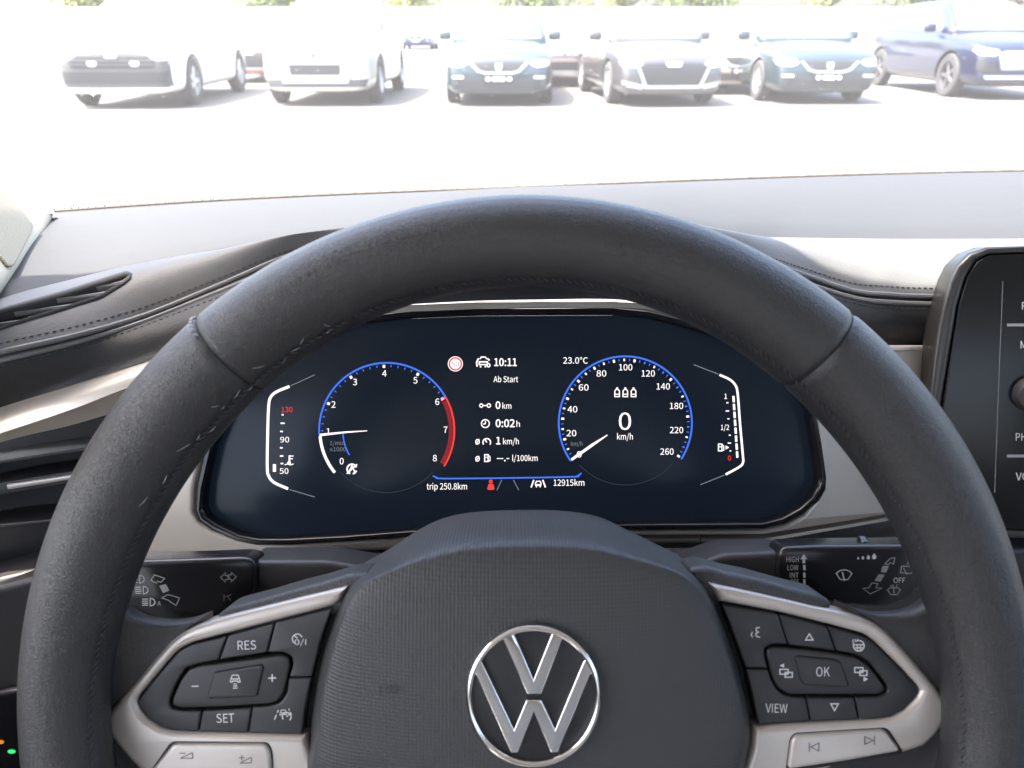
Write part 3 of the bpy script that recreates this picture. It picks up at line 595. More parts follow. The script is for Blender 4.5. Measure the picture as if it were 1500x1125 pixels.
for s_, x, y in (('RADIO', 1497, 448), ('MEDIA', 1495, 505), ('PHONE', 1488, 640), ('VOICE', 1488, 698)):
    text('button_lettering', ts, -0.0002, s_, x, y, 11, E_W if False else M_PRINT, tg, align='l', width=42)
for y in (476, 668): decal('divider_line', ts, -0.0002, M_PRINTDIM, tg, strokes=[([(1475, y), (1560, y)], 4)])
decal('screen_edge_line', ts, -0.0002, M_PRINTDIM, tg, strokes=[([(1469, 412), (1463, 560), (1457, 722)], 0.8)])
kn = ts.P(1510, 577, 0.0)
V, Fc = [], []
prof_k = [(0.0107, 0.0), (0.0107, 0.006), (0.0098, 0.0078), (0.008, 0.0082), (0.0, 0.0082)]
for r_, z in prof_k:
    for j in range(40): q = 2 * math.pi * j / 40; V.append(kn + ts.e1 * r_ * math.cos(q) + ts.e2 * r_ * math.sin(q) + ts.n * z)
for i in range(4):
    for j in range(40): Fc.append((i * 40 + j, i * 40 + (j + 1) % 40, (i + 1) * 40 + (j + 1) % 40, (i + 1) * 40 + j))
mk('rotary_knob', V, Fc, M_DARK, tsc)

# ------------------------------------------------------------------ steering wheel
TILT = 25.0
nW = Vector((0, -math.cos(rad(TILT)), math.sin(rad(TILT))))
Cw = at_depth(771, 1021, 0.2845)
WP = Plane(Cw, nW)
rotW = Matrix((WP.e1, WP.e2, WP.n)).transposed()
sw = empty('steering_wheel', Cw, rotW, label='black leather multifunction steering wheel with silver spokes and round chrome emblem', cat='steering wheel')
def ang_of(px, py): u, v = WP.uv(px, py); return math.atan2(v, u)
RO = 0.1853
def rsec(a):
    d = math.degrees(a) % 360; r = 0.0168
    for c0, w, amp in ((140, 26, 0.0012), (40, 26, 0.0012), (188, 20, -0.0022), (-8, 20, -0.0022), (352, 20, -0.0022)):
        r += amp * math.exp(-((d - c0) / w) ** 2)
    return r
def rim_seg(name, a0, a1, n, m):
    V, Fc = [], []; S = 28
    for i in range(n + 1):
        t = i / n; a = a0 + (a1 - a0) * t; L = abs(a1 - a0) * RO; RC = RO - rsec(a); dist = min(t, 1 - t) * L
        k = 1 - 0.05 * math.exp(-(dist / 0.0012) ** 2); r = rsec(a) * k
        rd = Vector((math.cos(a), math.sin(a), 0))
        for j in range(S):
            q = 2 * math.pi * j / S; V.append(WP.W(rd.x * (RC + r * math.cos(q)), rd.y * (RC + r * math.cos(q)), r * 1.06 * math.sin(q)))
    for i in range(n):
        for j in range(S): j2 = (j + 1) % S; Fc.append((i * S + j, i * S + j2, (i + 1) * S + j2, (i + 1) * S + j))
    return mk(name, V, Fc, m, sw, sharp=80)
aL = ang_of(330, 508); aR = ang_of(1208, 498)
g_ = 0.0012
rim_seg('rim_grip', aR + g_, aL - g_, 220, M_RIM)
rim_seg('rim_grip', aL + g_, rad(235), 160, M_RIM); rim_seg('rim_grip', rad(-55), aR - g_, 160, M_RIM); rim_seg('rim_grip', rad(235) + g_ * 2, rad(305) - g_ * 2, 100, M_RIM)
for a in (aL, aR, rad(235) + g_, rad(305) - g_):
    V = []; S = 28; r = rsec(a) * 0.975; RC = RO - rsec(a); Fc = []
    for i, da in enumerate((-0.0022, -0.0008, 0.0008, 0.0022)):
        rr = r * (0.99 if i in (1, 2) else 0.95)
        for j in range(S): q = 2 * math.pi * j / S; V.append(WP.W(math.cos(a + da) * (RC + rr * math.cos(q)), math.sin(a + da) * (RC + rr * math.cos(q)), rr * 1.06 * math.sin(q)))
    for i in range(3):
        for j in range(S): Fc.append((i * S + j, i * S + (j + 1) % S, (i + 1) * S + (j + 1) % S, (i + 1) * S + j))
    mk('rim_seam', V, Fc, M_GAP, sw)
# stitching along the inner edge of the rim, worn threads on the left
sp = []; spl = []
for i in range(300):
    a = rad(-60) + rad(300) * i / 300; r = rsec(a); q = rad(152)
    def rp(aa, qq, e=0.0004): rr = rsec(aa) + e; RC = RO - rsec(aa); return WP.W(math.cos(aa) * (RC + rr * math.cos(qq)), math.sin(aa) * (RC + rr * math.cos(qq)), rr * 1.06 * math.sin(qq))
    sp.append(tube([rp(a, q + 0.05), rp(a + 0.006, q), rp(a + 0.012, q - 0.05)], [0.0002, 0.0004, 0.0002], 5))
for i in range(16):
    a = aL - 0.26 + random.random() * 0.62; q = rad(148 + random.uniform(-10, 10)); l = random.uniform(0.01, 0.03); dq = random.uniform(-0.16, 0.16)
    spl.append(tube([rp(a, q, 0.0003), rp(a + l / 2, q + dq / 2, 0.0006), rp(a + l, q + dq, 0.0003)], [0.00008, 0.00016, 0.00008], 4))
for k in range(7):
    q = rad(64 - k * 9); spl.append(tube([rp(aL + 0.002, q, 0.0), rp(aL + 0.004 + 0.003 * random.random(), q - 0.05, 0.0004), rp(aL + 0.009, q - 0.08, 0.0)], [0.0003, 0.0006, 0.0002], 5))
mk('rim_stitching', *join(sp), M_THREAD, sw); mk('worn_thread', *join(spl), M_THREADL, sw, kind='stuff')

# airbag cover
AO = [(440, 1150), (446, 1085), (452, 1030), (465, 960), (485, 900), (503, 858), (525, 838), (555, 822), (597, 794), (639, 773), (690, 762), (775, 758.5), (840, 761), (887, 770), (924, 787), (971, 810), (1013, 832), (1040, 858), (1056, 890), (1086, 979), (1104, 1050), (1107, 1080), (1103, 1110), (1085, 1170), (1030, 1270), (920, 1330), (780, 1345), (640, 1330), (520, 1265)]
AC = [(472, 1140), (470, 1085), (474, 1035), (488, 965), (505, 905), (520, 872), (548, 851), (580, 838), (620, 826), (700, 814), (784, 811), (863, 813), (940, 825), (1000, 845), (1030, 880), (1054, 930), (1074, 992), (1086, 1045), (1085, 1090), (1066, 1160), (1010, 1245), (900, 1300), (780, 1312), (660, 1300), (540, 1235)]
acx, acy = 778, 1040
def radial(poly, n):
    P_ = cat_rom([Vector((x, y, 0)) for x, y in poly], 5, True); out = []
    for i in range(n):
        a = 2 * math.pi * i / n; d = Vector((math.cos(a), -math.sin(a))); best = None
        for p, q in zip(P_, P_[1:] + P_[:1]):
            r = geometry.intersect_line_line_2d((acx, acy), (acx + d.x * 2000, acy + d.y * 2000), p.xy, q.xy)
            if r is not None and (best is None or (r - Vector((acx, acy))).length > best): best = (r - Vector((acx, acy))).length
        out.append((acx + d.x * best, acy + d.y * best))
    return out
NA = 160; ao, ac = radial(AO, NA), radial(AC, NA)
H_AO, H_AC = -0.032, 0.001
rowsA = [[WP.P(p[0], p[1], H_AO) - nW * 0.02 for p in ao]]
for k in range(9):
    t = k / 8; sft = math.sin(t * math.pi / 2) ** 0.9
    rowsA.append([WP.P(p[0] + (q[0] - p[0]) * t, p[1] + (q[1] - p[1]) * t, H_AO + (H_AC - H_AO) * sft) for p, q in zip(ao, ac)])
for f, hh in ((0.97, 0.0008), (0.93, 0.0016), (0.85, 0.0026), (0.6, 0.0045), (0.3, 0.0055), (0.02, 0.0057)):
    rowsA.append([WP.P(acx + (q[0] - acx) * f, acy + (q[1] - acy) * f, H_AC + hh) for q in ac])
loft('airbag_cover', rowsA, M_AIR, sw, closed=True, sharp=60)
HE = H_AC + 0.0074
decal('embossed_mark', WP, H_AC + 0.0052, mat('embossed airbag mark', (0.012, 0.012, 0.013), 0.6), sw, strokes=[([(558, 1004), (558, 1018)], 1.6), ([(566, 1017), (566, 1006)], 1.4), ([(567.5, 1006), (580, 1006), (583, 1010), (580, 1014), (569, 1014)], 1.4)])
# emblem: ring, V and W
em = plate('emblem', WP, [arc(781.6, 1021.5, 96, 101, 0, 360, 72)[:-1]], HE - 0.004, HE - 0.0006, mat('emblem ground', (0.012, 0.012, 0.014), 0.4), sw, bevel=0.0004)
def epx(pts): return [(660 + x / 5.0, 900 + y / 5.0) for x, y in pts]
def ering(cx, cy, rx, ry, a0, a1, n): return arc(cx, cy, rx, ry, a0, a1, n)
plate('emblem_ring', WP, [arc(781.6, 1021.5, 99.6, 104.8, 0, 360, 96)[:-1], arc(781.6, 1021.5, 90.4, 95.2, 0, 360, 96)[:-1]], HE - 0.003, HE + 0.002, M_CHROME, em, bevel=0.0011, res=4)
plate('emblem_letter', WP, [epx([(372, 160), (440, 130), (462, 152), (608, 497), (745, 152), (765, 130), (835, 160), (808, 190), (660, 580), (565, 580), (390, 190)])], HE - 0.003, HE + 0.0017, M_CHROME, em, bevel=0.0005, gap=-0.0003, res=3)
plate('emblem_letter', WP, [epx([(150, 440), (205, 330), (224, 352), (465, 862), (560, 634), (660, 634), (766, 862), (978, 352), (1000, 330), (1058, 440), (1018, 438), (782, 1006), (738, 1006), (609, 704), (490, 1008), (445, 1008), (190, 440)])], HE - 0.003, HE + 0.0017, M_CHROME, em, bevel=0.0005, gap=-0.0003, res=3)

# spokes: leather webs, silver bezels, button fields
HB = -0.009      # bezel face height in the wheel frame
def spoke_web(Lp, Rp, top, hl, hr):
    lv = cat_rom([Vector((*p, 0)) for p in Lp], 10); rv = cat_rom([Vector((*p, 0)) for p in Rp], 10); n = 30; m_ = 24
    def sam(c, t): k = t * (len(c) - 1); i = min(int(k), len(c) - 2); return c[i].lerp(c[i + 1], k - i)
    tp = cat_rom([Vector((*p, 0)) for p in top], 8); grid = []
    def hu(u): return hl + (hr - hl) * (1 - (1 - u) ** 2.2)
    for v in [-2, -1] + [(i / n) ** 1.6 for i in range(n + 1)]:
        row = []
        for j in range(m_ + 1):
            u = j / m_; vv = max(v, 0); base = sam(lv, vv).lerp(sam(rv, vv), u); l0_, r0_ = sam(lv, 0), sam(rv, 0)
            p = base + (sam(tp, u) - l0_.lerp(r0_, u)) * (1 - vv) ** 2; dpx = vv * 280
            roll = 0.013 * (1 - math.sqrt(max(0.0, 1 - (1 - min(1, dpx / 30)) ** 2))); h = hu(u) - roll
            if v == -1: h -= 0.006; p = p + Vector((0, 1, 0))
            if v == -2: h -= 0.03; p = p + Vector((0, 12, 0))
            row.append(WP.P(p.x, p.y, h))
        grid.append(row)
    return loft('spoke_web', grid, M_RIM, sw, sharp=80)
spoke_web([(95, 815), (78, 880), (68, 960), (66, 1060), (80, 1190)], [(312, 906), (272, 930), (252, 946), (216, 988), (172, 1040), (162, 1062), (196, 1116), (260, 1180)],
          [(95, 815), (140, 845), (178, 872), (198, 891), (225, 903), (262, 906), (290, 902), (312, 894)], 0.009, HB - 0.002)
spoke_web([(1440, 800), (1462, 870), (1478, 960), (1482, 1060), (1460, 1190)], [(1222, 892), (1262, 908), (1296, 928), (1340, 978), (1376, 1020), (1384, 1042), (1350, 1092), (1280, 1160)],
          [(1440, 800), (1400, 835), (1362, 862), (1342, 880), (1318, 892), (1280, 895), (1248, 889), (1222, 878)], 0.009, HB - 0.002)
plate('spoke_shoulder', WP, [[(312, 906), (330, 893), (380, 880), (430, 865), (470, 855), (510, 842), (540, 840), (540, 880), (500, 900), (400, 925), (330, 935)]], HB - 0.025, HB - 0.0035, M_AIR, sw, bevel=0.004, rnd=8, res=4)
plate('spoke_shoulder', WP, [[(1222, 884), (1205, 873), (1160, 862), (1110, 848), (1070, 840), (1035, 830), (1010, 834), (1020, 870), (1050, 885), (1130, 903), (1215, 920)]], HB - 0.025, HB - 0.0035, M_AIR, sw, bevel=0.004, rnd=8, res=4)
BL = [(507, 861), (470, 870), (440, 877), (405, 886), (376, 893), (340, 902), (312, 910), (286, 918), (266, 927), (247, 942), (228, 963), (211, 984), (180, 1018), (162, 1040), (154, 1056), (154, 1066), (160, 1080), (170, 1094), (190, 1117), (225, 1150), (300, 1185), (470, 1190), (470, 1140), (455, 1112), (446, 1079), (330, 1075.5), (272, 1074), (250, 1072), (235, 1068.5), (214, 1055), (203, 1041), (198.5, 1030), (201, 1021), (220, 998), (241, 973), (251, 961), (262, 951.5), (281, 942.5), (333, 929), (404, 910), (450, 898.5), (487, 888.5), (498, 880)]
BR = [(1040, 855.5), (1080, 864), (1117, 872), (1160, 882), (1193, 890), (1230, 897), (1261, 904), (1285, 914), (1302, 927), (1325, 951), (1347, 976), (1377, 1012), (1389, 1030), (1391.5, 1040), (1388, 1054), (1379, 1071), (1371, 1081), (1356, 1095), (1325, 1105), (1237, 1120), (1180, 1140), (1100, 1185), (1080, 1185), (1095, 1125), (1103, 1100), (1106, 1066), (1140, 1063), (1200, 1060), (1285, 1056), (1307, 1053), (1325, 1044), (1343.6, 1025.5), (1350, 1013), (1346, 1005), (1320, 977), (1300, 957), (1282, 939.5), (1267, 930), (1212, 915), (1141, 897.5), (1090, 888), (1056, 882), (1048, 868)]
def bez_warp(u, v): return 0.0
for pts in (BL, BR): plate('spoke_bezel', WP, [pts], HB - 0.012, HB, M_SILV, sw, bevel=0.0026, res=4)
plate('button_base', WP, [[(515, 880), (440, 895), (330, 925), (262, 945), (235, 970), (190, 1025), (190, 1040), (210, 1065), (240, 1080), (450, 1085), (475, 1000)]], HB - 0.016, HB - 0.0075, M_GAP, sw, bevel=0.0004)
plate('button_base', WP, [[(1040, 870), (1140, 893), (1215, 910), (1285, 935), (1356, 1010), (1350, 1030), (1310, 1060), (1104, 1072), (1070, 980)]], HB - 0.016, HB - 0.0075, M_GAP, sw, bevel=0.0004)
HBt = HB - 0.0012
def button(pts, h=HBt, m=M_BTN, bev=0.0009, rnd=4, gap=0.00014): return plate('button', WP, [pts], HB - 0.0085, h, m, sw, bevel=bev, gap=gap, rnd=rnd)
b_blank = button([(333, 931), (281, 943.5), (262, 953), (243, 974), (221, 1000), (202, 1024), (200, 1032), (205, 1041), (216, 1054), (236, 1067), (252, 1071), (290, 1073), (296, 1041), (264, 1040.5), (249, 1036), (249, 1024), (260, 998), (273, 979), (292, 973), (320, 968)])
b_res = button([(333, 931), (402.5, 911.5), (391, 957), (320, 968)])
b_cru = button([(402.5, 911.5), (487, 890), (470, 940), (457, 992), (422, 993), (428, 976), (427, 963), (415, 956.5), (391, 957)])
b_lane = button([(422, 993), (457, 992), (447, 1040), (443, 1077), (363, 1075), (369, 1036), (396, 1033.5), (410, 1029.5), (419, 1016)])
b_set = button([(296, 1041), (369, 1036.5), (363, 1075), (290, 1073)])
b_rock = button([(275, 981), (293, 975), (350, 968), (413, 959), (423, 963), (425, 975), (416, 1016), (407, 1028), (394.6, 1032), (330, 1036), (263, 1038.5), (251, 1034), (252, 1022), (263, 998)], HBt + 0.0008, bev=0.0010, rnd=5)
b_car = plate('button', WP, [[(313, 985), (381, 973.5), (386, 977), (377, 1020), (372, 1022), (306, 1025), (302.5, 1021)]], HBt - 0.001, HBt + 0.0017, M_BTN, sw, bevel=0.001, rnd=4)
b_voice = button([(1057, 885), (1141, 899.5), (1155, 945), (1132, 944.5), (1121, 950), (1121, 962), (1126, 980.5), (1092, 979), (1074, 930)])
b_up = button([(1141, 899.5), (1212, 917), (1225.5, 955), (1155, 946)])
b_heat = button([(1212, 917), (1266, 932), (1281, 942), (1318, 978), (1345, 1007), (1348, 1013), (1342, 1024), (1324, 1042), (1306, 1051), (1285, 1054), (1259, 1055), (1252, 1021.5), (1288, 1020), (1299, 1015), (1300, 1006), (1284, 984), (1272, 970), (1255, 960), (1225.5, 955)])
b_view = button([(1092, 979), (1126, 980.5), (1131, 997), (1140, 1012), (1156, 1020), (1181, 1021.5), (1188, 1058), (1111, 1062), (1104, 1030)])
b_down = button([(1181, 1021.5), (1252, 1021.5), (1259, 1055), (1188, 1058)])
b_rock2 = button([(1123, 952), (1132, 947), (1180, 951.5), (1224, 957), (1254.6, 962.5), (1270, 972), (1282, 985.5), (1297.6, 1007), (1296, 1013), (1288, 1018), (1220, 1018.5), (1156.5, 1018.5), (1141, 1010), (1132, 994.7), (1123, 961)], HBt + 0.0008, bev=0.0010, rnd=5)
b_ok = plate('button', WP, [[(1164, 963), (1170, 960.5), (1224, 966), (1232.5, 970), (1245, 1004), (1241, 1008.5), (1179, 1005), (1174, 1000)]], HBt - 0.001, HBt + 0.0017, M_BTN, sw, bevel=0.001, rnd=4)
for shp, pts in (((249, 1087), [(253, 1090), (389, 1091), (395.5, 1102), (398, 1150), (205, 1150), (228, 1121)]), ((1160, 1080), [(1160, 1085), (1167, 1077), (1293, 1069.5), (1300, 1073), (1321, 1101), (1237, 1116), (1154, 1128)])):
    cxm = sum(p[0] for p in pts) / len(pts); cym = sum(p[1] for p in pts) / len(pts)
    big = [(cxm + (x - cxm) * 1.03 + (-1 if x < cxm else 1), cym + (y - cym) * 1.05 - (2.5 if y < cym else -2)) for x, y in pts]
    plate('button_gap', WP, [big], HB - 0.004, HB + 0.0002, M_GAP, sw, bevel=0.0001, rnd=8)
    plate('silver_button', WP, [pts], HB - 0.004, HB + 0.0016, M_SILV, sw, bevel=0.0013, rnd=8)
silv = [o for o in sw.children if o.name.startswith('silver_button')]
hS = HB + 0.0018
decal('button_symbol', WP, hS, M_ENGR, silv[0], strokes=[([(263, 1103.5), (272, 1103.5)], 1.2), ([(264, 1111), (282, 1111), (282, 1103), ], 1.2), ([(264.5, 1110.5), (281.5, 1103)], 1.2)])
decal('button_symbol', WP, hS, M_ENGR, silv[0], strokes=[([(350, 1110), (358, 1110)], 1.2), ([(354, 1106), (354, 1114)], 1.2), ([(351.5, 1118), (368, 1117.5), (368, 1109.5)], 1.2), ([(352, 1117), (367, 1110)], 1.2)])
decal('button_symbol', WP, hS, M_ENGR, silv[1], strokes=[([(1185.5, 1088), (1185.5, 1101)], 1.4), ([(1199.5, 1088.5), (1199.5, 1100), (1187.5, 1094.5)], 1.3, True)])
decal('button_symbol', WP, hS, M_ENGR, silv[1], strokes=[([(1281, 1078), (1281, 1091)], 1.4), ([(1266.5, 1079), (1267, 1090.5), (1279, 1084.5)], 1.3, True)])
hS = HBt + 0.00012; hR = HBt + 0.0009; hC = HBt + 0.00185
def BT(b, h, s, x, y, cap, w, **k): return text('button_symbol', WP, h, s, x, y, cap, M_PRINT, b, width=w, **k)
def BD(b, h, **k): return decal('button_symbol', WP, h, M_PRINT, b, **k)
BT(b_res, hS, 'RES', 361.5, 945, 13, 27, rot=2); BT(b_set, hS, 'SET', 330, 1052, 13, 26, rot=2)
BT(b_view, hS, 'VIEW', 1137.5, 1037.5, 13, 32, rot=-1); BT(b_ok, hC, 'OK', 1205.5, 984, 13.5, 20)
BT(b_cru, hS, '0/I', 440, 940.5, 8, 17, bold=0.0)
BD(b_cru, hS, strokes=[(arc(435.5, 936, 7.2, 7.2, 20, 240, 20), 1.5), ([(436, 935), (431, 931)], 1.5)])
BD(b_rock, hR, strokes=[([(280.5, 1005.5), (291, 1005)], 1.8)])
BD(b_rock, hR, strokes=[([(393, 993.5), (404.5, 993)], 1.8), ([(398.7, 987.5), (398.7, 999)], 1.8)])
def caricon(cx, cy, s): return [([(cx - 6 * s, cy - 1 * s), (cx - 4.2 * s, cy - 5.5 * s), (cx + 4.2 * s, cy - 5.5 * s), (cx + 6 * s, cy - 1 * s)], 1.5 * s), ([(cx - 7 * s, cy), (cx + 7 * s, cy)], 1.6 * s), ([(cx - 7 * s, cy + 1.2 * s), (cx - 7 * s, cy + 4.5 * s), (cx - 4 * s, cy + 4.5 * s), (cx - 4 * s, cy + 3 * s), (cx + 4 * s, cy + 3 * s), (cx + 4 * s, cy + 4.5 * s), (cx + 7 * s, cy + 4.5 * s), (cx + 7 * s, cy + 1.2 * s)], 1.5 * s)]
BD(b_car, hC, strokes=caricon(344.5, 994.5, 1.0) + [([(342, 1002), (347, 1002)], 1.4), ([(341.5, 1005), (347.5, 1005)], 1.4), ([(341, 1008), (348, 1008)], 1.4)])
BD(b_lane, hS, strokes=caricon(415, 1044, 0.7) + [([(408, 1040), (406, 1044)], 1.4), ([(405, 1047), (402, 1054)], 1.4), ([(423, 1038), (424, 1041)], 1.4), ([(425, 1043), (427, 1047)], 1.4), (arc(420, 1050, 6.4, 6.4, -50, 215, 20), 1.6), ([(420, 1050), (424, 1046)], 1.4)])
BD(b_voice, hS, strokes=[([(1113, 919), (1108, 920), (1107.5, 924), (1111, 926), (1107, 928), (1108, 932), (1113, 933.5)], 1.7), (arc(1104, 929.5, 3, 4.5, 120, 240, 8), 1.2), (arc(1102, 929.5, 1.5, 2.4, 120, 240, 6), 1.2)])
BD(b_up, hS, strokes=[([(1185.5, 928.5), (1191, 937.5), (1180, 937.5)], 1.6, True)])
BD(b_down, hS, strokes=[([(1222.5, 1041), (1217, 1031), (1228, 1031)], 1.6, True)])
BD(b_heat, hS, strokes=[(arc(1258, 946, 7.8, 7.8, 130, -200, 26), 1.7), ([(1251, 944.5), (1265, 944.5)], 1.6), ([(1252.5, 949), (1263.5, 949)], 1.6), ([(1256, 944.5), (1256, 953)], 1.4), ([(1260.5, 944.5), (1260.5, 953)], 1.4), ([(1250, 936.5), (1249, 939), (1250.5, 941), (1249.5, 944)], 1.1), ([(1253.5, 936), (1252.5, 938.5), (1254, 940)], 1.1), ([(1257, 935.5), (1256, 938)], 1.1)])
def pages(cx, cy): return [([(cx - 9, cy - 5), (cx + 3, cy - 5), (cx + 3, cy + 2), (cx - 9, cy + 2)], 1.7, True), ([(cx - 1.5, cy - 0.5), (cx + 9, cy - 0.5), (cx + 9, cy + 6.5), (cx - 1.5, cy + 6.5)], 1.7, True), ([(cx - 1.5, cy + 4.5), (cx + 4, cy - 2.5)], 1.5)]
BD(b_rock2, hR, strokes=pages(1151.5, 985.5), fills=[([(1148.5, 972), (1148.5, 978), (1142, 975)],)])
BD(b_rock2, hR, strokes=pages(1261, 983), fills=[([(1265, 991), (1265, 998.5), (1271.5, 995)],)])
# shift paddles behind the rim
pp = Plane(Cw - nW * 0.035, nW)
for pts in ([(246, 690), (228, 730), (214, 775), (206, 800), (190, 800), (190, 700), (220, 660)], [(1300, 700), (1316, 740), (1330, 780), (1350, 780), (1350, 690), (1320, 660)]):
    plate('shift_paddle', pp, [pts], -0.004, 0.0, M_PIANO, sw, bevel=0.0012, rnd=10)
# hub housing and lower spoke, behind the cover
hub = []
for h_, r_ in ((-0.03, 0.062), (-0.05, 0.065), (-0.085, 0.05), (-0.14, 0.045)):
    hub.append([WP.W(r_ * 1.05 * math.cos(2 * math.pi * j / 40), r_ * math.sin(2 * math.pi * j / 40) - 0.004, h_) for j in range(40)])
loft('hub_housing', hub, M_DARK, sw, closed=True)
V, Fc = bevelled(*box((0, 0, 0), 0.07, 0.11, 0.018), 0.006); mk('lower_spoke', [WP.W(v.x, v.y - 0.11, v.z - 0.026) for v in V], Fc, M_SILV, sw)

# ------------------------------------------------------------------ column stalks
def stalk(name, pts, root_pts, lab):
    pl = Plane(WP.P(*pts[0], -0.058), (nW + Vector((0, -0.15, 0.0))).normalized())
    s = empty(name, pl.P(sum(p[0] for p in pts) / len(pts), sum(p[1] for p in pts) / len(pts), -0.01), label=lab, cat='stalk')
    lever = plate('lever', pl, [pts], -0.016, 0.0, M_STALK, s, bevel=0.0022, rnd=10, res=4)
    plate('lever_root', pl, [root_pts], -0.03, -0.004, M_DARK, s, bevel=0.003, rnd=8)
    return s, lever, pl
s1, lv1, p1 = stalk('indicator_stalk', [(150, 824), (197, 822), (290, 819), (355, 816.5), (370, 820), (375, 832), (374, 864), (360, 890), (300, 912), (230, 912), (190, 890), (150, 880)], [(360, 822), (480, 822), (560, 835), (560, 890), (480, 900), (360, 895)], 'black indicator stalk with headlamp symbols, left of the steering column')
s2, lv2, p2 = stalk('wiper_stalk', [(1139, 840), (1141, 812), (1148, 802), (1193, 800), (1336, 799), (1400, 800), (1400, 870), (1347, 860), (1330, 880), (1300, 892), (1240, 888), (1190, 880), (1145, 872)], [(1155, 808), (1060, 812), (1010, 830), (1010, 880), (1080, 890), (1155, 872)], 'black wiper stalk with wiper symbols, right of the steering column')
hP = 0.0002
def LD(p, lv, m=M_PRINTDIM, **k): return decal('lever_symbol', p, hP, m, lv, **k)
def lamp(cx, cy): return [(arc(cx + 2, cy, 7, 5.5, 90, -90, 12) , 1.5, True), ([(cx - 10, cy - 4.5), (cx - 1, cy - 4.5)], 1.4), ([(cx - 10, cy - 1.5), (cx - 1, cy - 1.5)], 1.4), ([(cx - 10, cy + 1.5), (cx - 1, cy + 1.5)], 1.4), ([(cx - 10, cy + 4.5), (cx - 1, cy + 4.5)], 1.4)]
LD(p1, lv1, strokes=lamp(202.5, 848.5)); LD(p1, lv1, strokes=lamp(208, 864.5)); LD(p1, lv1, strokes=lamp(218, 882) )
text('lever_symbol', p1, hP, 'A', 233, 884, 6, M_PRINTDIM, lv1)
LD(p1, lv1, strokes=[([(221, 850), (226, 842), (241, 847), (236, 853), (231, 851.5), (229, 854)], 1.4, True)])
LD(p1, lv1, fills=[([(233, 858), (243, 855.5), (248, 865), (239, 869)],)])
LD(p1, lv1, strokes=[([(237, 876), (245, 871), (250, 872), (263, 876), (258, 887), (250, 882), (246, 879)], 1.4, True)])
LD(p1, lv1, strokes=[([(323, 846), (330, 839.5), (330, 843), (334, 843), (334, 849), (330, 849), (330, 852.5)], 1.3, True), ([(346, 845), (339, 838.5), (339, 842), (335.5, 842), (335.5, 848.5), (339, 848.5), (339, 852)], 1.3, True)])
LD(p1, lv1, m=M_ENGR, strokes=[([(328, 870), (328, 881)], 1.6), ([(328, 875), (339, 871)], 1.6), ([(334, 874), (338, 880)], 1.6)])
for s_, x, y, w, c_ in (('HIGH', 1161, 819.5, 18, 8), ('LOW', 1161.5, 831.5, 16, 7.5), ('INT', 1163.5, 842.5, 13, 7.5), ('OFF', 1164, 852.5, 12.5, 7.5), ('1x', 1169, 862.5, 7, 7)):
    text('lever_symbol', p2, hP, s_, x, y, c_, M_PRINT, lv2, width=w)
LD(p2, lv2, M_PRINT, strokes=[([(1177.5, 818), (1177.5, 825)], 4)], fills=[([(1177.5, 812), (1182.5, 819), (1172.5, 819)],)])
for y in (831.5, 842.5, 852.5): LD(p2, lv2, M_PRINT, strokes=[([(1178, y - 3.8), (1178.5, y + 3.8)], 3.6)])
LD(p2, lv2, strokes=[([(1177, 858), (1184, 858), (1184, 862), (1186, 862), (1180.5, 868), (1175, 862), (1177, 862)], 1.2, True)])
LD(p2, lv2, M_PRINT, strokes=[([(1225, 840), (1230, 836), (1237, 834.5), (1243, 836), (1248, 840), (1242, 849), (1231, 849)], 1.5, True), ([(1234, 838), (1237, 851)], 2.0)])
for x, y, r_ in ((1257, 818, 1.6), (1264, 817.5, 2.0), (1272, 817, 2.6), (1280.5, 816, 3.3)): LD(p2, lv2, M_PRINT, fills=[([(x, y - r_ * 1.7)] + arc(x, y, r_, r_, 30, -210, 12),)])
LD(p2, lv2, strokes=[([(1296, 826), (1304, 818), (1311, 817), (1309, 826), (1304, 824), (1302, 827)], 1.4, True)])
LD(p2, lv2, fills=[([(1293, 829), (1302, 829), (1298, 839), (1290, 838)],)]); LD(p2, lv2, fills=[([(1287, 841), (1296, 842), (1290, 852), (1281, 851)],)])
LD(p2, lv2, strokes=[([(1264, 862), (1273, 861), (1277, 854), (1286, 855), (1283, 861), (1292, 861.5), (1275, 870)], 1.4, True)])
text('lever_symbol', p2, hP, 'OFF', 1317.5, 850, 7.5, M_PRINT, lv2, width=17)
def rearw(cx, cy): return [([(cx - 8.5, cy + 4), (cx - 7, cy - 5.5), (cx + 7, cy - 5.5), (cx + 9, cy + 2), (cx + 7, cy + 5)], 1.4, True), ([(cx - 4, cy - 3), (cx + 1, cy + 7)], 1.4)]
LD(p2, lv2, strokes=rearw(1327.5, 835)); LD(p2, lv2, strokes=rearw(1338, 822)); LD(p2, lv2, strokes=[([(1300, 864), (1304, 861), (1315, 861), (1319, 864), (1314, 871), (1305, 871)], 1.4, True), ([(1308, 856), (1310, 871)], 1.4), ([(1304, 857), (1306, 860)], 1.1), ([(1314, 856), (1313, 860)], 1.1)])
# little slider on top of the right stalk
kb = p2.P(1264, 797, -0.008); V, Fc = bevelled(*box((0, 0, 0), 0.0042, 0.006, 0.006), 0.0012); mk('interval_slider', [kb + v for v in V], Fc, M_STALK, s2)
